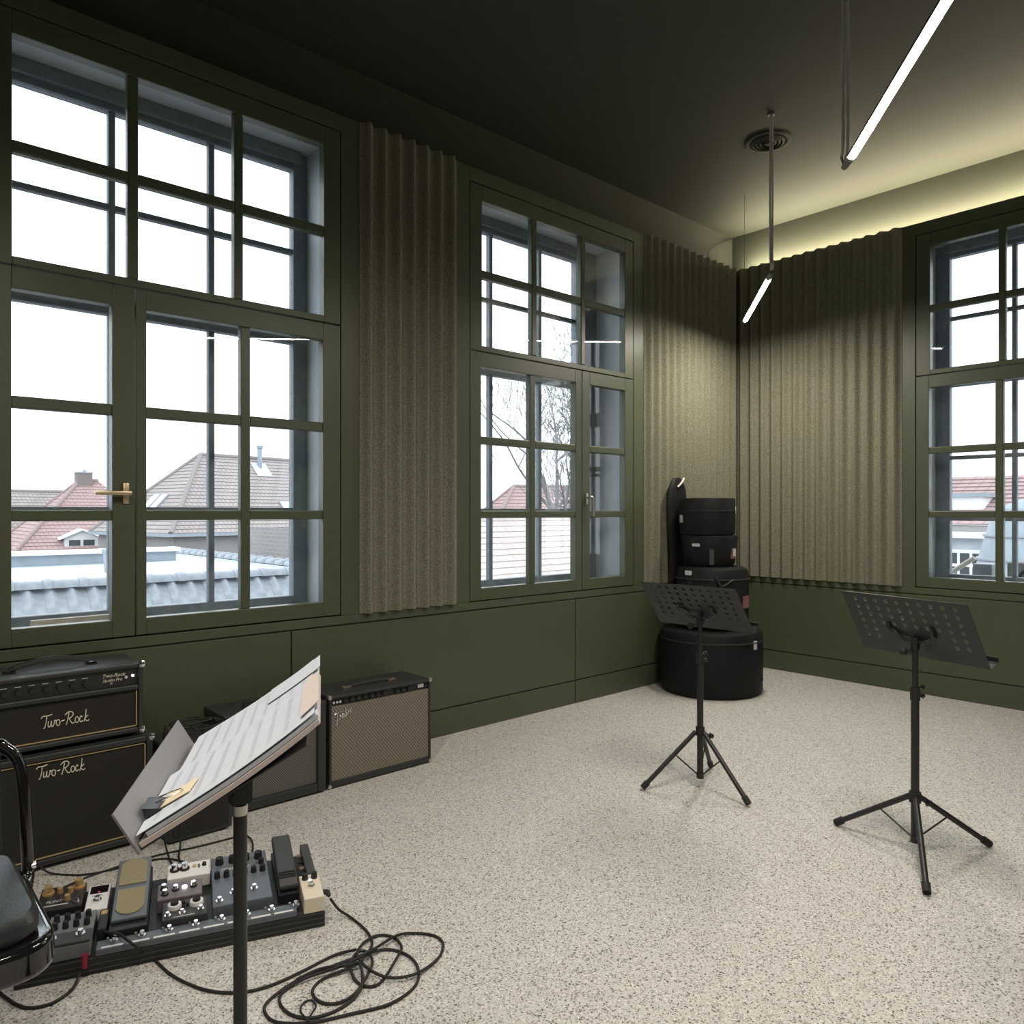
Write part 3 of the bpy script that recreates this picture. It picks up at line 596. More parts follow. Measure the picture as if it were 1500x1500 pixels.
# ------------------------------------------------------------------ chair at the frame edge
ch = thing('swivel_chair', 'black padded chair with a glossy black frame beside the pedalboard', 'chair', (.10, 1.90, 0))
def rr_prism(x0, x1, y0, y1, z0, z1, r, b):
    mb = MB(); return mb.bbox(x0, x1, y0, y1, z0, z1, b)
sx1, sy0, sy1 = .232, -.215, .205
pl = []
for cx, cy, a0 in ((sx1-.07, sy0+.07, -90), (sx1-.05, sy1-.05, 0), (-sx1+.05, sy1-.05, 90), (-sx1+.07, sy0+.07, 180)):
    rr = .07 if cy < 0 else .05
    for k in range(7): an = radians(a0+15*k); pl.append((cx+rr*cos(an), cy+rr*sin(an)))
bev(MB().prism(pl, .40, .468, 'z').build('seat_shell', 'black_gloss', ch, True), .015, 4)
cu = MB(); n = len(pl); vs = []; levels = [(.88, .4685), (.91, .478), (.91, .498), (.86, .516), (.6, .524), (0.02, .526)]
for s_, z in levels: vs += [(x*s_-.004, y*s_, z) for x, y in pl]
cu.add(vs, [(l*n+i, l*n+(i+1) % n, (l+1)*n+(i+1) % n, (l+1)*n+i) for l in range(len(levels)-1) for i in range(n)]+[tuple(range(n)), tuple((len(levels)-1)*n+i for i in range(n))])
cu.build('seat_cushion', 'black_leather', ch, True)
bf = MB().tube([(.236, .17, .425), (.246, .215, .44), (.243, .225, .55), (.235, .24, .68), (.205, .25, .735), (.15, .252, .752), (-.15, .252, .752), (-.205, .25, .735), (-.235, .24, .68), (-.243, .225, .55), (-.246, .215, .44), (-.236, .17, .425)], .0135, n=10)
bf.build('back_frame', 'black_gloss', ch, True)
bev(MB().prism([(.205, .50), (.235, .50), (.262, .73), (.228, .735)], -.195, .195, 'x').build('back_cushion', 'black_leather', ch, True), .014, 3)
MB().cyl((.243, .216, .452), (.262, .214, .452), .009, n=12).build('frame_bolt', 'chrome', ch, True)
MB().cyl((0, 0, .08), (0, 0, .40), .025, n=14).build('column', 'black_metal', ch, True)
for k in range(5):
    an = radians(20+72*k); lg = MB().tube([(0, 0, .10), (.12*cos(an), .12*sin(an), .09), (.22*cos(an), .22*sin(an), .06)], .016, n=8).build('base_arm', 'black_metal', ch, True)
    MB().cyl((.22*cos(an)-.012*sin(an), .22*sin(an)+.012*cos(an), .026), (.22*cos(an)+.012*sin(an), .22*sin(an)-.012*cos(an), .026), .026, n=14).cyl((.22*cos(an), .22*sin(an), .03), (.22*cos(an), .22*sin(an), .062), .006, n=8).build('caster', 'black_rubber', lg, True)
# ------------------------------------------------------------------ pedalboard
PE1 = Vector((.781, -.272, 0)).normalized(); PE2 = Vector((-PE1.y, PE1.x, 0)); PO = Vector((.363, 2.424, 0)); PANG = math.atan2(PE1.y, PE1.x)
pbz = lambda t_: .0452+.032*t_/.362
pb_ = thing('pedalboard', 'long black pedalboard on the floor in front of the speaker cabinet', 'pedalboard', PO, PANG)
bev(MB().prism([(0, 0), (.012, 0), (.012, .036), (.35, .066), (.35, 0), (.362, 0), (.362, .077), (0, .045)], 0, .83, 'x').build('deck', 'black_metal', pb_), .003)
MB().box(.001, .829, -.0025, -.0002, .012, .016).box(.001, .829, -.0025, -.0002, .028, .031).build('front_groove', 'dark_grey', pb_)
for x in (0, .826): MB().prism([(.013, .004), (.349, .004), (.349, .0645), (.013, .0355)], x, x+.004, 'x').build('end_plate', 'black_metal', pb_)
def pedal(name, label, s0, s1, t0, t1, hgt, m, tilt=0.):
    """box pedal resting on the sloped deck, local x along board, y depth"""
    sl = math.atan2(.032, .362); L = (t1-t0)
    o = link(name, None); o.empty_display_size = .05
    o.location = PO+PE1*s0+PE2*t0+UP*(pbz(t0)+.001); o.rotation_mode = 'XYZ'
    o.matrix_world = Matrix.Translation(o.location) @ Matrix.Rotation(PANG, 4, 'Z') @ Matrix.Rotation(sl+.001, 4, 'X')
    tag(o, label, 'effects pedal', 'effects pedals on the pedalboard')
    if hgt: bev(MB().prism([(0, 0), (L, 0), (L, hgt*(1+tilt)), (0, hgt)], 0, s1-s0, 'x').build('enclosure', m, o), .003)
    return o
def kn(o, pts, r, hh, m='black_rubber', base=None, ptr=True):
    for x, y, z in pts:
        k = MB().cyl((x, y, z), (x, y, z+hh), r, r*.86, 14).build('knob', m, o, True)
        if base: MB().cyl((x, y, z), (x, y, z+hh*.25), r*1.35, r*1.3, 14).build('knob_skirt', base, k, True)
def fs(o, pts, r=.0065, hh=.014):
    for x, y, z in pts: MB().cyl((x, y, z), (x, y, z+hh*.35), r*1.5, n=6).cyl((x, y, z+hh*.35), (x, y, z+hh), r*.8, n=10).build('footswitch', 'chrome', o, True)
FL = lambda x, y, z: Matrix.Translation((x, y, z))
p = pedal('overdrive_pedal', 'black pedal with gold knobs beside the small white tuner', .012, .135, .215, .345, .040, 'black_metal')
kn(p, [(.022, .095, .040), (.104, .108, .040)], .013, .026, 'gold_knob', 'gold_knob'); kn(p, [(.055, .092, .040), (.083, .085, .040), (.080, .045, .040)], .009, .016, 'gold_knob')
textmesh('lettering', 'FLINT', .017, 'tag_grey', p, FL(.022, .040, .0403), .25); MB().box(.02, .085, .022, .027, .0395, .0404).build('marks', 'tag_grey', p); fs(p, [(.108, .022, .040)])
p = pedal('tuner_pedal', 'small white tuner pedal with a dark display', .146, .208, .175, .315, .040, 'white_plastic')
MB().box(.006, .056, .090, .132, .0395, .0412).build('display', 'black_gloss', p); MB().box(.028, .034, .094, .099, .0408, .0416).build('display_light', 'led_red', p)
textmesh('lettering', 'TUNER', .010, 'mid_grey', p, FL(.012, .074, .0403)); fs(p, [(.031, .048, .040)], .009, .016)
p = pedal('expression_pedal', 'expression pedal with two khaki rubber treads next to the white tuner', .222, .325, .050, .380-.02, .038, 'black_metal', .35)
tz = lambda y: .0385+.0133*y/.33
tr_ = bev(MB().add([(.004, .03, tz(.03)+.001), (.099, .03, tz(.03)+.001), (.099, .325, tz(.325)+.012), (.004, .325, tz(.325)+.012), (.004, .03, tz(.03)+.012), (.099, .03, tz(.03)+.012), (.099, .325, tz(.325)+.026), (.004, .325, tz(.325)+.026)],
  [(0, 3, 2, 1), (4, 5, 6, 7), (0, 1, 5, 4), (1, 2, 6, 5), (2, 3, 7, 6), (3, 0, 4, 7)]).build('treadle', 'slate_blue', p), .003)
def tread(poly): 
    z = lambda y: tz(y)+.012+.014*(y-.03)/.295
    n = len(poly); mb = MB(); mb.add([(x, y, z(y)+.0005) for x, y in poly]+[(x, y, z(y)+.0035) for x, y in poly], [(i, (i+1) % n, n+(i+1) % n, n+i) for i in range(n)]+[tuple(range(n)), tuple(range(n, 2*n))])
    mb.build('tread_pad', 'khaki_rubber', tr_)
tread([(.013, .188), (.090, .188)]+[(.0515+.0385*cos(radians(a)), .285+.032*sin(radians(a))) for a in range(0, 181, 15)])
tread([(.090, .165), (.013, .165)]+[(.0515+.0385*cos(radians(a)), .082+.036*sin(radians(a))) for a in range(180, 361, 15)])
p = pedal('preamp_pedal', 'grey four-row knob pedal with two footswitches at the chair end', .062, .182, .012, .172, .044, 'mid_grey')
kn(p, [(.020+.027*i, y, .044) for i in range(4) for y in (.09, .128)], .0085, .020); bev(MB().box(.0005, .1195, -.0005, .055, .0445, .052).build('step', 'dark_grey', p), .002); fs(p, [(.022, .028, .052), (.092, .030, .052)], .009, .016)
p = pedal('switch_box', 'tiny black box with a yellow mark between the knob pedal and the khaki treads', .192, .217, .06, .165, .045, 'black_metal'); MB().box(.004, .020, .075, .095, .0445, .0456).build('mark', 'gold_knob', p)
p = pedal('reverb_pedal', 'white pedal with two chrome knobs behind the mauve pedal', .370, .500, .27, .360, .042, 'white_paint')
kn(p, [(.022, .05, .042), (.052, .05, .042)], .0115, .022, 'chrome', 'black_rubber'); kn(p, [(.112, .055, .042)], .007, .010); MB().cyl((.082, .055, .042), (.082, .055, .047), .006, n=10).build('button', 'gold_knob', p, True)
MB().box(.092, .099, .045, .068, .0418, .0426).build('stripe', 'slate_blue', p)
p = pedal('delay_pedal', 'mauve pedal with a bright white lamp and small chrome knobs', .345, .475, .155, .245, .044, 'mauve_paint')
kn(p, [(.018, .060, .044), (.022, .028, .044), (.052, .045, .044), (.104, .05, .044)], .0085, .016, 'chrome', 'black_rubber'); MB().cyl((.078, .05, .044), (.078, .05, .049), .0075, n=10).build('lamp', 'led_white', p, True)
p = pedal('looper_pedal', 'dark pedal with two large white-ringed dials', .362, .488, .050, .145, .040, 'dark_grey')
for x in (.034, .096):
    k = MB().cyl((x, .062, .040), (x, .062, .050), .021, .019, 20).build('dial', 'white_plastic', p, True); MB().cyl((x, .062, .050), (x, .062, .058), .0115, n=14).build('dial_cap', 'black_rubber', k, True)
kn(p, [(.060, .07, .040), (.070, .055, .040), (.058, .045, .040)], .005, .010); fs(p, [(.016, .018, .040), (.056, .020, .040), (.108, .022, .040)])
MB().box(.030, .090, .006, .010, .0395, .0404).build('marks', 'tag_grey', p)
p = pedal('multi_effects_pedal', 'big slate-grey pedal with two rows of black knobs', .503, .678, .062, .352, .046, 'slate_blue')
kn(p, [(.026+.041*i, .245, .046) for i in range(4)], .0135, .022); kn(p, [(.017+.028*i, .160, .046) for i in range(6)], .0095, .020); kn(p, [(.156, .205, .046)], .009, .018); fs(p, [(.02, .022, .046), (.062, .052, .046), (.124, .058, .046)], .008, .016)
textmesh('lettering', 'mercury', .026, 'tag_grey', p, FL(.030, .198, .0463))
p = pedal('volume_pedal', 'tall black volume pedal with a ribbed rubber foot plate', .698, .760, .085, .355, .03, 'black_metal')
fp = MB().prism([(.01, .034), (.262, .062), (.268, .085), (.258, .094), (.03, .066), (.008, .052)], .001, .061, 'x').build('foot_plate', 'dark_grey', p); bev(fp, .007, 3)
for k in range(3): MB().prism([(.032+.012*k, .0665+.0015*k), (.038+.012*k, .0673+.0015*k), (.038+.012*k, .0700+.0015*k), (.032+.012*k, .0692+.0015*k)], .005, .057, 'x').build('rib', 'black_rubber', fp)
p = pedal('power_supply', 'narrow dark power box with plugs at the end of the board', .795, .824, .155, .352, .044, 'dark_grey')
for k in range(4): MB().cyl((0, .03+.04*k, .026), (-.016, .03+.04*k, .026), .006, n=8).build('plug', 'brass' if k % 2 else 'black_rubber', p, True)
p = pedal('boost_pedal', 'cream pedal with two black knobs at the end of the board', .766, .828, .004, .140, .050, 'cream_paint')
kn(p, [(.017, .112, .050), (.046, .112, .050)], .010, .018); MB().cyl((.031, .100, .050), (.031, .100, .054), .004, n=8).build('lamp', 'led_blue', p, True); fs(p, [(.031, .065, .050)], .008, .015)
textmesh('lettering', 'Y', .02, 'mid_grey', p, FL(.024, .078, .0503))
MB().cyl((.062, .06, .025), (.082, .06, .025), .008, n=10).cyl((.080, .06, .025), (.084, .045, .018), .009, .006, n=10).build('jack_plug', 'black_rubber', p, True)
p = pedal('loop_switcher', 'long grey loop switcher with a row of footswitches and white label strips', .195, .745, .002, .058-.012, .020, 'slate_blue')
fs(p, [(.045+.072*i, .026, .020) for i in range(8)], .0075, .016)
for i in range(8):
    MB().cyl((.028+.072*i, .038, .020), (.028+.072*i, .038, .027), .004, n=8).build('indicator', 'satin_nickel', p, True)
    MB().box(.014+.067*i, .070+.067*i, .003, .010, .0198, .0208).build('label_strip', 'white_plastic', p)
# ------------------------------------------------------------------ cables on the floor
def cable(label, pts, r=.0036, group=None, z=.0045, name='cable', extra=None):
    P = []
    for i, q in enumerate(pts):
        zz = q[2] if len(q) > 2 else z
        P.append(onZ(q[0], q[1], zz))
    o = MB().tube(P, r, n=7, smooth=6).build(name, 'black_rubber', None, True)
    return tag(o, label, 'cable', group)
def cr(L, x0=220, y0=1200, k=3.2609): return [(x0+a/k, y0+b_/k)+tuple(rest) for a, b_, *rest in L]
coil = cr([(860, 378, .065), (900, 430, .03), (960, 470, .006), (1030, 530), (1060, 590), (1030, 640, .012), (900, 690), (720, 760), (585, 850), (545, 910), (600, 968), (760, 972), (960, 930), (1150, 880), (1270, 790), (1275, 700), (1220, 645), (1130, 622), (1040, 645, .014), (975, 700, .014),
  (830, 760), (775, 820), (810, 872), (890, 880), (970, 840, .012), (1030, 760, .012), (1062, 680, .014), (1030, 632, .012), (985, 640, .016), (955, 700, .014), (985, 775), (1050, 800), (1110, 770), (1180, 660, .012), (1200, 610, .012), (1165, 565), (1090, 555), (1020, 590, .012), (990, 650, .018), (1050, 720, .018), (1150, 758, .012), (1270, 738, .012), (1370, 670), (1400, 605), (1370, 562), (1280, 545), (1180, 555, .012), (1060, 625, .02), (930, 695, .016), (740, 760, .012), (630, 830), (625, 890), (690, 940), (800, 945), (930, 890), (1010, 800, .014), (1000, 690, .02), (940, 700, .018), (820, 712, .012), (700, 765, .012)])
cable('long black guitar cable coiled loosely on the speckled floor', coil, .0042)
cable('black cable crossing the floor from the pedalboard to the coiled cable', cr([(-240, 525, .085), (-205, 540, .09), (-150, 548, .092), (-95, 588, .090), (-50, 622, .05), (0, 652, .008), (100, 742), (230, 805), (350, 828), (480, 820), (600, 785), (740, 720), (880, 650), (985, 622, .016)]), .0042)
cable('thin black cable tie looped on the coiled cable', cr([(755, 965, .014), (718, 915), (735, 875), (770, 865), (792, 890), (770, 930), (752, 968, .014)]), .0025, name='cable_tie')
rc = thing('cable', 'black cable with a red plug hanging from the pedalboard front', 'cable')
P = [onZ(*q) for q in [(118, 1410, .035), (116, 1428, .018), (105, 1450, .005), (75, 1470, .0045), (38, 1476, .0045), (10, 1462, .0045), (-20, 1435, .0045)]]
P[0] = PO+PE1*.170+PE2*(-.012)+UP*.030
MB().tube(P, .0042, n=7).build('lead', 'black_rubber', rc, True); MB().cyl(P[0], P[0]+UP*.036+PE2*.004, .0075, .0085, n=10).build('plug', 'red_plastic', rc, True)
cable('black cable trailing from the speaker cabinet along the floor', [(36, 1228, .148), (45, 1252, .088), (62, 1272, .03), (80, 1280), (125, 1281), (180, 1270), (235, 1258), (268, 1262), (285, 1268, .03)])
cable('black cable running behind the pedals towards the small combo', [(85, 1304, .02), (120, 1288), (165, 1272), (230, 1253), (290, 1240), (345, 1226)])
cable('short black cable dropping from the small combo beside the music stand pole', [(238, 1210, .12), (243, 1240, .03), (250, 1262), (254, 1267, .006)])
cable('short black cable hanging beside the pedals at the small combo', [(266, 1205, .10), (264, 1238, .02), (262, 1256), (266, 1264, .012)])
cable('short black cable looping on the floor behind the slate-grey pedal', [(360, 1222), (369, 1232, .008), (370, 1246), (364, 1258)])
# ------------------------------------------------------------------ drum bags in the corner
def cylprof(r, h_, b): return [(r*.55, 0), (r-b, 0), (r-b*.3, b*.3), (r, b), (r*1.012, h_*.5), (r, h_-b), (r-b*.3, h_-b*.3), (r-b, h_), (r*.5, h_+.004)]
bd = thing('bass_drum_bag', 'large round black bass drum bag standing on the floor in the corner', 'drum bag', (4.79, 3.138, 0))
MB().lathe(cylprof(.362, .455, .03), n=48).build('bag', 'black_nylon', bd, True)
MB().lathe([(.366, -.006), (.370, -.004), (.370, .004), (.366, .006), (.36, 0)], c=(0, 0, .385), n=48).build('zip_seam', 'black_rubber', bd, True)
dirv = (-Vector((4.79, 3.138, 0)).normalized()); rtv = Vector((dirv.y, -dirv.x, 0)); rtv = rtv if rtv.dot(RT) > 0 else -rtv
def on_side(r, ang, z): d = dirv*cos(radians(ang))+rtv*sin(radians(ang)); return d*r+UP*z, d
def patch(parent, name, m, r, ang, z, w_, h_):
    p_, d = on_side(r, ang, z); sd = UP.cross(d).normalized(); MB().box(-w_/2, w_/2, -h_/2, h_/2, -.012, .003, frame(p_, sd, UP, d)).build(name, m, parent)
patch(bd, 'tag', 'tag_grey', .366, 55, .37, .035, .06); patch(bd, 'strap_buckle', 'black_rubber', .366, 75, .12, .03, .04)
ft = thing('floor_tom_bag', 'black floor tom bag with rounded top standing on the bass drum bag', 'drum bag', (4.805, 3.135, .4592))
MB().lathe(cylprof(.255, .445, .045), n=40).build('bag', 'black_nylon', ft, True)
MB().lathe([(.264, -.006), (.269, -.004), (.269, .004), (.264, .006), (.26, 0)], c=(0, 0, .36), n=40).build('zip_seam', 'black_rubber', ft, True)
patch(ft, 'white_mark', 'tag_grey', .264, -40, .405, .05, .03); patch(ft, 'red_label', 'label_red', .264, 62, .20, .07, .085)
h1, _ = on_side(.262, 5, .38); h2, _ = on_side(.30, 12, .32); h3, _ = on_side(.262, 32, .36)
MB().tube([h1, h2, h3], .014, n=8, flat=.5).build('handle', 'black_leather', ft, True)
sn = thing('snare_bag', 'small black snare bag with a front strap under the tom case', 'drum bag', (4.793, 3.153, .9085))
MB().lathe([(.10, 0), (.165, .0), (.180, .02), (.190, .10), (.205, .205), (.20, .222), (.12, .226)], n=36).build('bag', 'black_nylon', sn, True)
patch(sn, 'front_strap', 'dark_grey', .190, 5, .10, .03, .17); patch(sn, 'white_logo', 'tag_grey', .196, -28, .155, .06, .02); patch(sn, 'red_label', 'label_red', .194, 62, .095, .06, .075); patch(sn, 'label_print', 'paper', .197, 62, .10, .03, .05)
tc_ = thing('tom_case', 'flat-topped black tom case on top of the bag stack', 'drum case', (4.783, 3.163, 1.1355))
MB().lathe(cylprof(.198, .265, .008), n=40).build('case', 'black_nylon', tc_, True)
MB().lathe([(.2, -.004), (.2035, -.003), (.2035, .003), (.2, .004), (.19, 0)], c=(0, 0, .172), n=40).build('lid_seam', 'black_rubber', tc_, True)
patch(tc_, 'white_tag', 'tag_grey', .200, -68, .115, .05, .055); patch(tc_, 'white_clasp', 'tag_grey', .200, 84, .18, .03, .05)
sb = thing('stick_bag', 'tall narrow black soft bag leaning on the felt behind the bag stack', 'bag', (4.80, 3.424, .460))
vs = []; n = 14; prof = [(0, .085, .024, 0), (.2, .092, .026, 0), (.45, .095, .03, .0), (.6, .110, .036, .004), (.9, .115, .036, .006), (1.02, .10, .034, .006), (1.07, .07, .026, .006), (1.10, .04, .018, .006)]
mb = MB()
for z, a, b_, oy in prof: vs += [(a*cos(2*pi*i/n)-.02*z, oy+b_*sin(2*pi*i/n), z) for i in range(n)]
mb.add(vs, [(l*n+i, l*n+(i+1) % n, (l+1)*n+(i+1) % n, (l+1)*n+i) for l in range(len(prof)-1) for i in range(n)]+[tuple(range(n)), tuple((len(prof)-1)*n+i for i in range(n))]); mb.build('bag', 'black_nylon', sb, True)
MB().tube([(-.06, -.03, 1.03), (-.03, -.036, 1.055), (.0, -.034, 1.08), (.025, -.026, 1.10)], .007, n=6, flat=.5).build('zip_edge', 'paper_warm', sb, True)
# ------------------------------------------------------------------ outside
tag(MB().box(-60, 90, 4.2, 110, -7.2, -7).box(6.6, 90, -60, 4.2, -7.2, -7).build('ground', 'street'), 'grey street level far below the windows', None, kind='structure')
def uvbuild(quads, name, m, parent):
    """quads: list of 4 corner points a,b,c,d (a-b along eaves, d-c along ridge); uv in metres"""
    me = bpy.data.meshes.new(name); V = []; F = []; UVs = []
    for Q in quads:
        Q = [Vector(q) for q in Q]; o = len(V); V += [tuple(q) for q in Q]; F.append(tuple(range(o, o+len(Q))))
        e = (Q[1]-Q[0]).normalized(); nn = None
        for k in range(2, len(Q)):
            c = e.cross(Q[k]-Q[0])
            if c.length > 1e-6: nn = c.normalized(); break
        up = nn.cross(e)
        for q in Q: UVs.append(((q-Q[0]).dot(e), (q-Q[0]).dot(up)))
    me.from_pydata(V, [], F); ul = me.uv_layers.new(name='UVMap')
    for i, l in enumerate(me.loops): ul.data[i].uv = UVs[l.vertex_index]
    me.materials.append(M[m]); return link(name, me, parent)
def courses(a, b_, c, d, n, lift=.03):
    """roof face a-b eaves, d-c ridge split in n overlapping courses with a real step"""
    a, b_, c, d = map(Vector, (a, b_, c, d)); up = (b_-a).cross(d-a).normalized(); up = up if up.z > 0 else -up; out = []
    for i in range(n):
        f0, f1 = i/n, (i+1)/n
        p, q, r, s_ = a.lerp(d, f0), b_.lerp(c, f0), b_.lerp(c, f1), a.lerp(d, f1)
        out.append((p+up*lift, q+up*lift, r, s_)); out.append((p, q, q+up*lift, p+up*lift))
    return out
def hip_house(label, corner, ang, a, length, ze, zr, zb, roof, wallm, name='house', ncourse=18, hip2=True):
    """corner = front-left eaves corner; ridge along e1, depth 2a"""
    t = thing(name, label, 'building', (corner[0], corner[1], zb), radians(ang))
    h0, h1 = ze-zb, zr-zb; ov = .35
    A, B, C_, D_ = (0, 0, h0), (length, 0, h0), (length, 2*a, h0), (0, 2*a, h0); P, Q = (a, a, h1), (length-a if hip2 else length, a, h1)
    uvbuild(courses(A, B, Q, P, ncourse), 'roof_front', roof, t); uvbuild(courses(D_, A, P, P, ncourse), 'roof_hip', roof, t); uvbuild([(C_, D_, P, Q)], 'roof_rear', roof, t); uvbuild([(B, C_, Q)], 'roof_hip', roof, t)
    w0 = .3; uvbuild([((w0, w0, 0), (length-w0, w0, 0), (length-w0, w0, h0), (w0, w0, h0)), ((w0, 2*a-w0, 0), (w0, w0, 0), (w0, w0, h0), (w0, 2*a-w0, h0)), ((length-w0, w0, 0), (length-w0, 2*a-w0, 0), (length-w0, 2*a-w0, h0), (length-w0, w0, h0)), ((length-w0, 2*a-w0, 0), (w0, 2*a-w0, 0), (w0, 2*a-w0, h0), (length-w0, 2*a-w0, h0))], 'walls', wallm, t)
    MB().box(-.12, length+.12, -.14, .06, h0-.16, h0+.0).box(-.14, .06, -.12, 2*a, h0-.16, h0).build('gutter', 'zinc_dark', t)
    MB().tube([A, P], .13, n=8, smooth=1).tube([P, Q], .13, n=8, smooth=1).tube([D_, P], .13, n=8, smooth=1).build('ridge_tiles', roof, t)
    return t
def slope_pt(t, a, h0, h1, x, f, off=.0):                    # point on the front slope, f 0 eaves..1 ridge
    return Vector((x, a*f, h0+(h1-h0)*f+off))
# big hipped house seen through window 1
ze, zr, zb = .26, 4.46, -7; A_ = 4.0
H1 = hip_house('house with a big brown hipped tile roof and skylights', (11.97, 37.65), 12, A_, 24, ze, zr, zb, 'roof_brown', 'wall_brick', ncourse=22)
sl = math.atan2(zr-ze, A_)
for (x, f, w_, h_) in ((7.6, .30, .75, .9),):
    q = slope_pt(H1, A_, ze-zb, zr-zb, x, f); mt = Matrix.Translation(q) @ Matrix.Rotation(sl, 4, 'X')
    s_ = MB().box(-w_/2, w_/2, -h_/2, h_/2, 0, .12, mt).build('skylight', 'zinc_dark', H1); MB().box(-w_/2+.08, w_/2-.08, -h_/2+.08, h_/2-.08, .121, .13, mt).build('skylight_pane', 'skylight_white', s_)
for y_, f in ((3.6, .36), (4.35, .36)):
    q = Vector((A_*f, y_, ze-zb+(zr-ze)*f)); mt = Matrix.Translation(q) @ Matrix.Rotation(-sl, 4, 'Y')
    s_ = MB().box(-.55, .55, -.33, .33, 0, .12, mt).build('skylight', 'zinc_dark', H1); MB().box(-.47, .47, -.26, .26, .121, .13, mt).build('skylight_pane', 'skylight_white', s_)
q = slope_pt(H1, A_, ze-zb, zr-zb, 7.4, .86); pi_ = MB().cyl(q-UP*.2, q+UP*1.15, .14, n=12).cyl(q+UP*1.15, q+UP*1.3, .2, n=12).build('vent_pipe', 'zinc_dark', H1, True)
MB().box(-.5, .5, -.75, .35, .03, .07, Matrix.Translation(q) @ Matrix.Rotation(sl, 4, 'X')).build('lead_flashing', 'zinc', pi_)
# left houses
H2 = hip_house('long low house with a mottled brown roof behind the flat roof', (-10, 57.5), 0, 3.6, 26, -.9, 2.73, -7, 'roof_brown', 'wall_brick', ncourse=18)
H3 = hip_house('house with a chimney, red-brown roof and a white dormer', (7.1, 47.5), 0, 4.0, 9.0, -.95, 3.2, -7, 'roof_red', 'wall_brick', ncourse=22)
cq = Vector((4.2, 4.0, 3.2+7)); cs = MB().box(-.42, .42, -.35, .35, -.5, .45, Matrix.Translation(cq)).build('chimney', 'chimney_brick', H3); MB().box(-.46, .46, -.39, .39, .4502, .53, Matrix.Translation(cq)).cyl(cq+Vector((.05, 0, .53)), cq+Vector((.05, 0, .68)), .10, n=10).build('chimney_cap', 'zinc_dark', cs)
dx, dyf = 3.3, .10
dz = -.95+7+.18
dm = MB().box(dx-.85, dx+.85, .30, 2.2, dz, dz+.62).prism([(dx-.85, dz+.62), (dx+.85, dz+.62), (dx, dz+1.02)], .30, 2.6, 'y').build('dormer', 'plaster_white', H3)
for sx in (-1, 1): MB().prism([(dx+sx*1.12, dz+.52), (dx, dz+1.03), (dx, dz+1.13), (dx+sx*1.12, dz+.62)], .12, 2.9, 'y').build('dormer_roof', 'coping_white', dm)
for sx in (-.36, .36): MB().box(dx+sx-.28, dx+sx+.28, .27, .2995, dz+.18, dz+.5).build('dormer_pane', 'window_dark', dm)
# flat roof with tile parapet directly outside
fr = thing('flat_roof_building', 'low grey flat roof edged with rolled concrete tiles outside the brass-handled window', 'building', (0, 9.0, -7))
Z = 7.0
MB().box(-3.5, 4.75, .10, 6.3, Z-.2, Z+.50).build('roof_deck', 'zinc', fr)
MB().box(-3.5, 5.3, .10, 6.3, 0, Z-.2005).build('walls', 'wall_brick', fr)
MB().box(-3.5, 4.2, 3.95, 4.15, Z+.5005, Z+.66).build('upstand', 'zinc_dark', fr); MB().box(-3.55, 4.25, 3.88, 4.22, Z+.6605, Z+.72).build('coping', 'coping_white', fr)
def tile_mesh(wt, lt):
    mb = MB(); k = 12; vs = []
    for i in range(k+1):
        f = i/k; x = wt*1.08*f; z = (.045*sin(pi*f/.55)**2 if f < .55 else -.004+.0*f)
        vs += [(x, 0, z+.016), (x, lt, z), (x, 0, z-.004), (x, lt, z-.018)]
    fs_ = []
    for i in range(k):
        a, b_ = 4*i, 4*i+4; fs_ += [(a, b_, b_+1, a+1), (a+2, a+3, b_+3, b_+2), (a, a+2, b_+2, b_), (a+1, b_+1, b_+3, a+3)]
    fs_ += [(0, 1, 3, 2), (4*k, 4*k+2, 4*k+3, 4*k+1)]
    return mb.add(vs, fs_).mesh('roof_tile', 'concrete_tile', True)
tm = tile_mesh(.20, .52)
for i in range(33):
    o = link('roof_tile', tm, fr); o.location = (-1.6+.2*i+random.uniform(-.004, .004), -.36, Z+.18+random.uniform(-.004, .004)); o.rotation_euler = (radians(42), 0, random.uniform(-.01, .01))
for i in range(33):
    o = link('roof_tile', tm, fr); o.location = (-1.6+.2*i+random.uniform(-.004, .004), -.70, Z-.14+random.uniform(-.004, .004)); o.rotation_euler = (radians(42), 0, random.uniform(-.01, .01))
MB().prism([(-.72, Z-.2), (.095, Z-.2), (.095, Z+.50), (0, Z+.50)], -1.6, 5.0, 'x').build('tile_bed', 'zinc_dark', fr)
def cap_mesh(L):
    mb = MB(); k = 9; vs = []
    for x, r_, in ((0, .105), (.03, .118), (.07, .118), (.075, .10), (L, .095)):
        for i in range(k+1): an = pi*i/k; vs.append((x, r_*cos(an), r_*sin(an)*.8))
    fs_ = [(j*(k+1)+i, j*(k+1)+i+1, (j+1)*(k+1)+i+1, (j+1)*(k+1)+i) for j in range(4) for i in range(k)]+[tuple(range(k+1)), tuple(4*(k+1)+i for i in range(k, -1, -1))]
    return mb.add(vs, fs_).mesh('ridge_cap', 'concrete_tile', True)
cm = cap_mesh(.34)
for i in range(20): o = link('ridge_cap', cm, fr); o.location = (-1.7+.33*i, .02, Z+.515)
for i in range(18): o = link('ridge_cap', cm, fr); o.location = (4.92, .35+.32*i, Z+.53); o.rotation_euler = (0, 0, pi/2)
MB().box(4.751, 5.05, .10, 6.3, Z-.2, Z+.52).build('side_parapet', 'zinc', fr)
vb = thing('roof_vent', 'tapered grey vent box standing on the flat roof', 'roof vent', (2.72, 11.0, -7+Z+.5005))
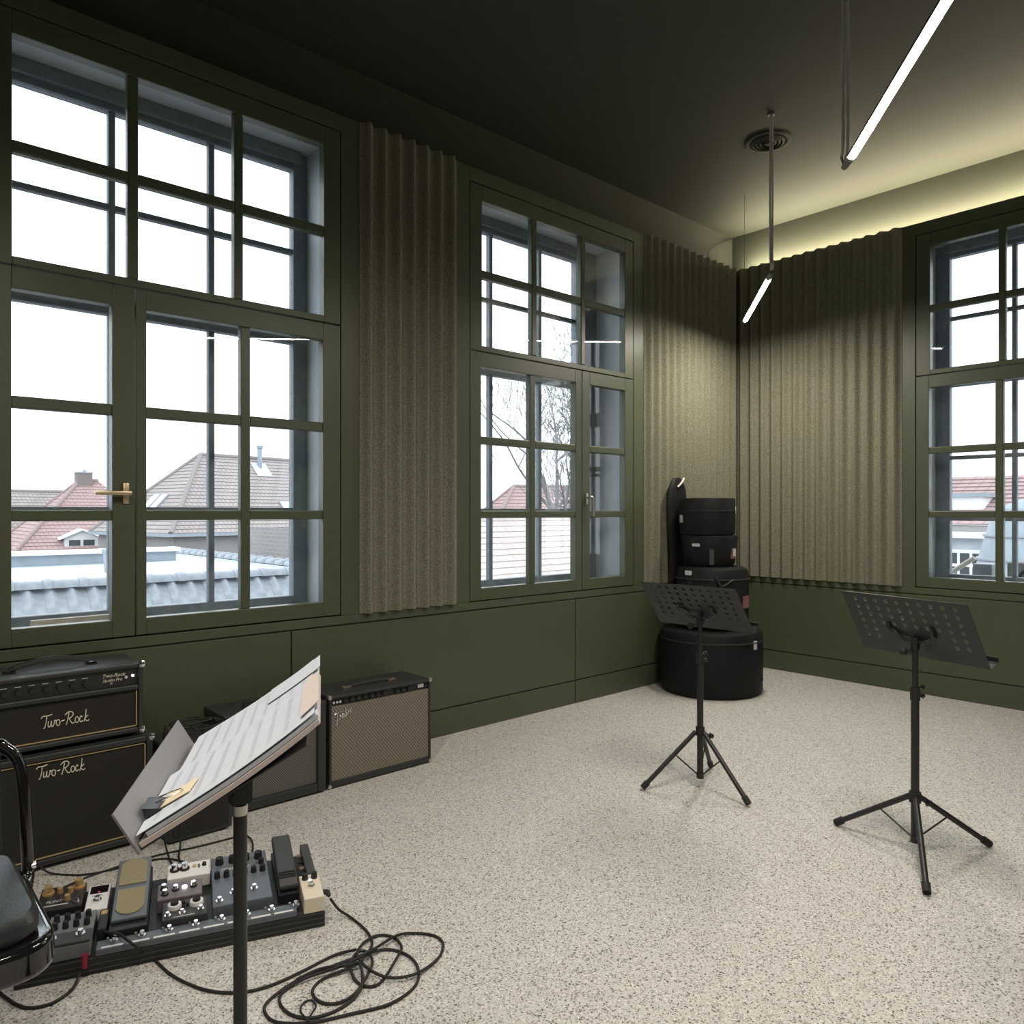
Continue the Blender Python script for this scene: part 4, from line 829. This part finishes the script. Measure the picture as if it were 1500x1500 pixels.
MB().lathe([(.065, 0), (.068, .03), (.085, .24), (.10, .26), (.10, .31), (.05, .315)], n=4, mtx=Matrix.Rotation(radians(50), 4, 'Z')).build('body', 'zinc_dark', vb)
bx = thing('roof_box', 'small grey box lying low on the rolled concrete tiles', 'box', (1.98, 8.33, -.02)); bev(MB().box(-.07, .07, -.05, .06, 0, .11).build('body', 'zinc_dark', bx), .008); MB().box(-.08, .08, -.06, .07, .1105, .125).build('lid', 'zinc', bx)
# roof close outside window 2
nh = thing('house', 'house with a pale pinkish tile roof just outside the tree window', 'building', (6.2, 8.6, -7))
uvbuild(courses((0, 0, 5.6), (8.2, 0, 5.6), (6.4, 3.4, 8.22), (0, 3.4, 8.22), 24, .012), 'roof_front', 'roof_pale', nh); uvbuild([((8.2, 0, 5.6), (8.2, 6.8, 5.6), (6.4, 3.4, 8.22))], 'roof_hip', 'roof_pale', nh)
uvbuild([((8.2, 6.8, 5.6), (0, 6.8, 5.6), (0, 3.4, 8.22), (6.4, 3.4, 8.22))], 'roof_rear', 'roof_pale', nh)
uvbuild([((.2, .2, 0), (8, .2, 0), (8, .2, 5.6), (.2, .2, 5.6)), ((0.2, 6.6, 0), (.2, .2, 0), (.2, .2, 8), (.2, 6.6, 8)), ((8, .2, 0), (8, 6.6, 0), (8, 6.6, 5.6), (8, .2, 5.6))], 'walls', 'wall_brick', nh)
MB().tube([(0, 3.4, 8.24), (6.4, 3.4, 8.24)], .1, n=8, smooth=1).build('ridge_tiles', 'roof_pale', nh); MB().tube([(6.4, 3.4, 8.26), (8.2, 0, 5.64)], .09, n=8, smooth=1).build('lead_hip', 'coping_white', nh)
lw = MB().box(3.1, 5.6, VA+.4505, VA+.75, .45, .80); tag(lw.build('lead_gutter', 'zinc_dark'), 'grey lead gutter box right below the tree window outside', 'gutter')
H4 = hip_house('far house with a red hipped roof behind the bare tree', (27.0, 33.0), -18, 4.2, 16, -1.5, 2.95, -7, 'roof_red', 'wall_brick', ncourse=20)
# bare tree
TREE_R = .008
tr = thing('bare_tree', 'large leafless tree standing beyond the pale tile roof', 'tree', (17.5, 15.75, -7))
rng = random.Random(11); bm_ = MB(); bt = MB(); TW = []
def branch(p, d, r, L, depth, mbx):
    pts = [p]; q = p.copy(); dd = d.copy(); n = 4
    for i in range(n):
        dd = (dd+Vector((rng.uniform(-.16, .16), rng.uniform(-.16, .16), rng.uniform(-.05, .12)))).normalized(); q = q+dd*(L/n); pts.append(q.copy())
    r1 = r*.52
    mbx.tube(pts, lambda f: max(TREE_R, r+(r1-r)*f), n=6 if depth > 2 else (5 if depth > 0 else 3), smooth=2 if depth > 2 else 1)
    if depth == 0: return
    k = 3
    for j in range(k):
        i = n if j == 0 else rng.randint(1, n)
        o = pts[i]; ax = Vector((rng.uniform(-1, 1), rng.uniform(-1, 1), rng.uniform(-.5, .7)))
        nd = (dd*(.95 if j == 0 else .7)+ax.normalized()*(.35 if j == 0 else .75)); nd.z += .12
        branch(o, nd.normalized(), r1*(.95 if j == 0 else .75), L*rng.uniform(.62, .82), depth-1, bm_)
bt.cyl((0, 0, 0), (0, 0, 5.2), .42, .36, 12)
for k in range(8):
    an = 2*pi*k/8+.3; branch(Vector((0, 0, 5.0)), Vector((cos(an)*.5, sin(an)*.5, 1)).normalized(), .145, 3.3, 5, bt)
bt.build('trunk', 'bark', tr, True); tag(bm_.build('branches', 'bark', tr, True), kind='stuff')
# outside window 3
H5 = thing('house', 'white-trimmed house with a bright red roof seen through the right-wall window', 'building', (19.5, 12.5, -7), -pi/2)
uvbuild(courses((0, 0, 8.0), (14, 0, 8.0), (14, 3.2, 9.25), (0, 3.2, 9.25), 12), 'roof_front', 'roof_red', H5); uvbuild([((14, 6.4, 8.0), (0, 6.4, 8.0), (0, 3.2, 9.25), (14, 3.2, 9.25))], 'roof_rear', 'roof_red', H5)
MB().box(.2, 13.8, .2, 6.2, 0, 7.9).build('walls', 'zinc', H5); MB().box(0, 14, -.15, .2, 7.70, 7.84).build('eaves_board', 'coping_white', H5); MB().box(0, 14, .05, .1995, 7.8405, 7.98).build('frieze_band', 'wall_brick', H5)
for wx in (4.6, 6.5, 8.4):
    f = MB().box(wx-.45, wx+.45, .13, .1998, 6.35, 7.42).build('window_frame', 'coping_white', H5)
    for i in range(3):
        for j in range(3): MB().box(wx-.37+.26*i, wx-.37+.26*i+.2, .118, .1295, 6.45+.32*j, 6.45+.32*j+.25).build('window_pane', 'window_dark', f)
dmr = MB().box(5.98, 6.66, .85, 2.2, 8.25, 8.66).build('dormer', 'coping_white', H5); MB().box(5.88, 6.76, .75, 2.3, 8.6605, 8.76).build('dormer_roof', 'zinc_dark', dmr)
tw = thing('turret_roof', 'pale grey curved slate turret roof in front of the red-roofed house', 'turret', (13.2, 3.05, -7))
MB().lathe([(1.25, 5.2), (1.10, 6.0), (.95, 6.8), (.78, 7.6), (.62, 8.2), (.55, 8.35), (.2, 8.5)], n=28).build('roof', 'slate_roof', tw, True); MB().lathe([(1.2, 0), (1.2, 5.2)], n=24).build('walls', 'plaster_white', tw, True)
for z_, r_ in ((6.1, 1.08), (6.85, .94), (7.6, .78), (7.95, .69)): MB().lathe([(r_, -.02), (r_+.03, -.015), (r_+.03, .015), (r_, .02)], c=(0, 0, z_), n=28).build('course_band', 'zinc_dark', tw, True)
s1 = thing('stone_block', 'small dark stone block on the ledge outside the right-wall window', 'stone block', (7.60, 2.175, .62)); bev(MB().box(-.12, .12, -.095, .055, 0, .225).build('body', 'mid_grey', s1), .01)
s2 = thing('stone_block', 'brownish rough stone block with a dark iron ring outside the right-wall window', 'stone block', (7.50, 1.78, .62)); bev(MB().box(-.12, .12, -.30, .16, 0, .255).build('body', 'stone_block', s2), .012)
MB().tube([(-.13, -.02+.09*cos(radians(a)), .11+.09*sin(radians(a))) for a in range(0, 181, 20)], .012, n=7, smooth=2).build('iron_ring', 'black_metal', s2, True)
ld = MB().box(6.9, 8.2, .2, 3.6, .45, .62); tag(ld.build('roof_ledge', 'zinc'), 'grey flat ledge outside the right-wall window', 'ledge')
pw = MB().cyl((7.35, 2.52, .640), (7.40, 2.19, .90), .022, n=10).build('pale_pole', 'wood_strip', None, True); tag(pw, 'pale pole leaning against the small dark stone block outside', 'pole')
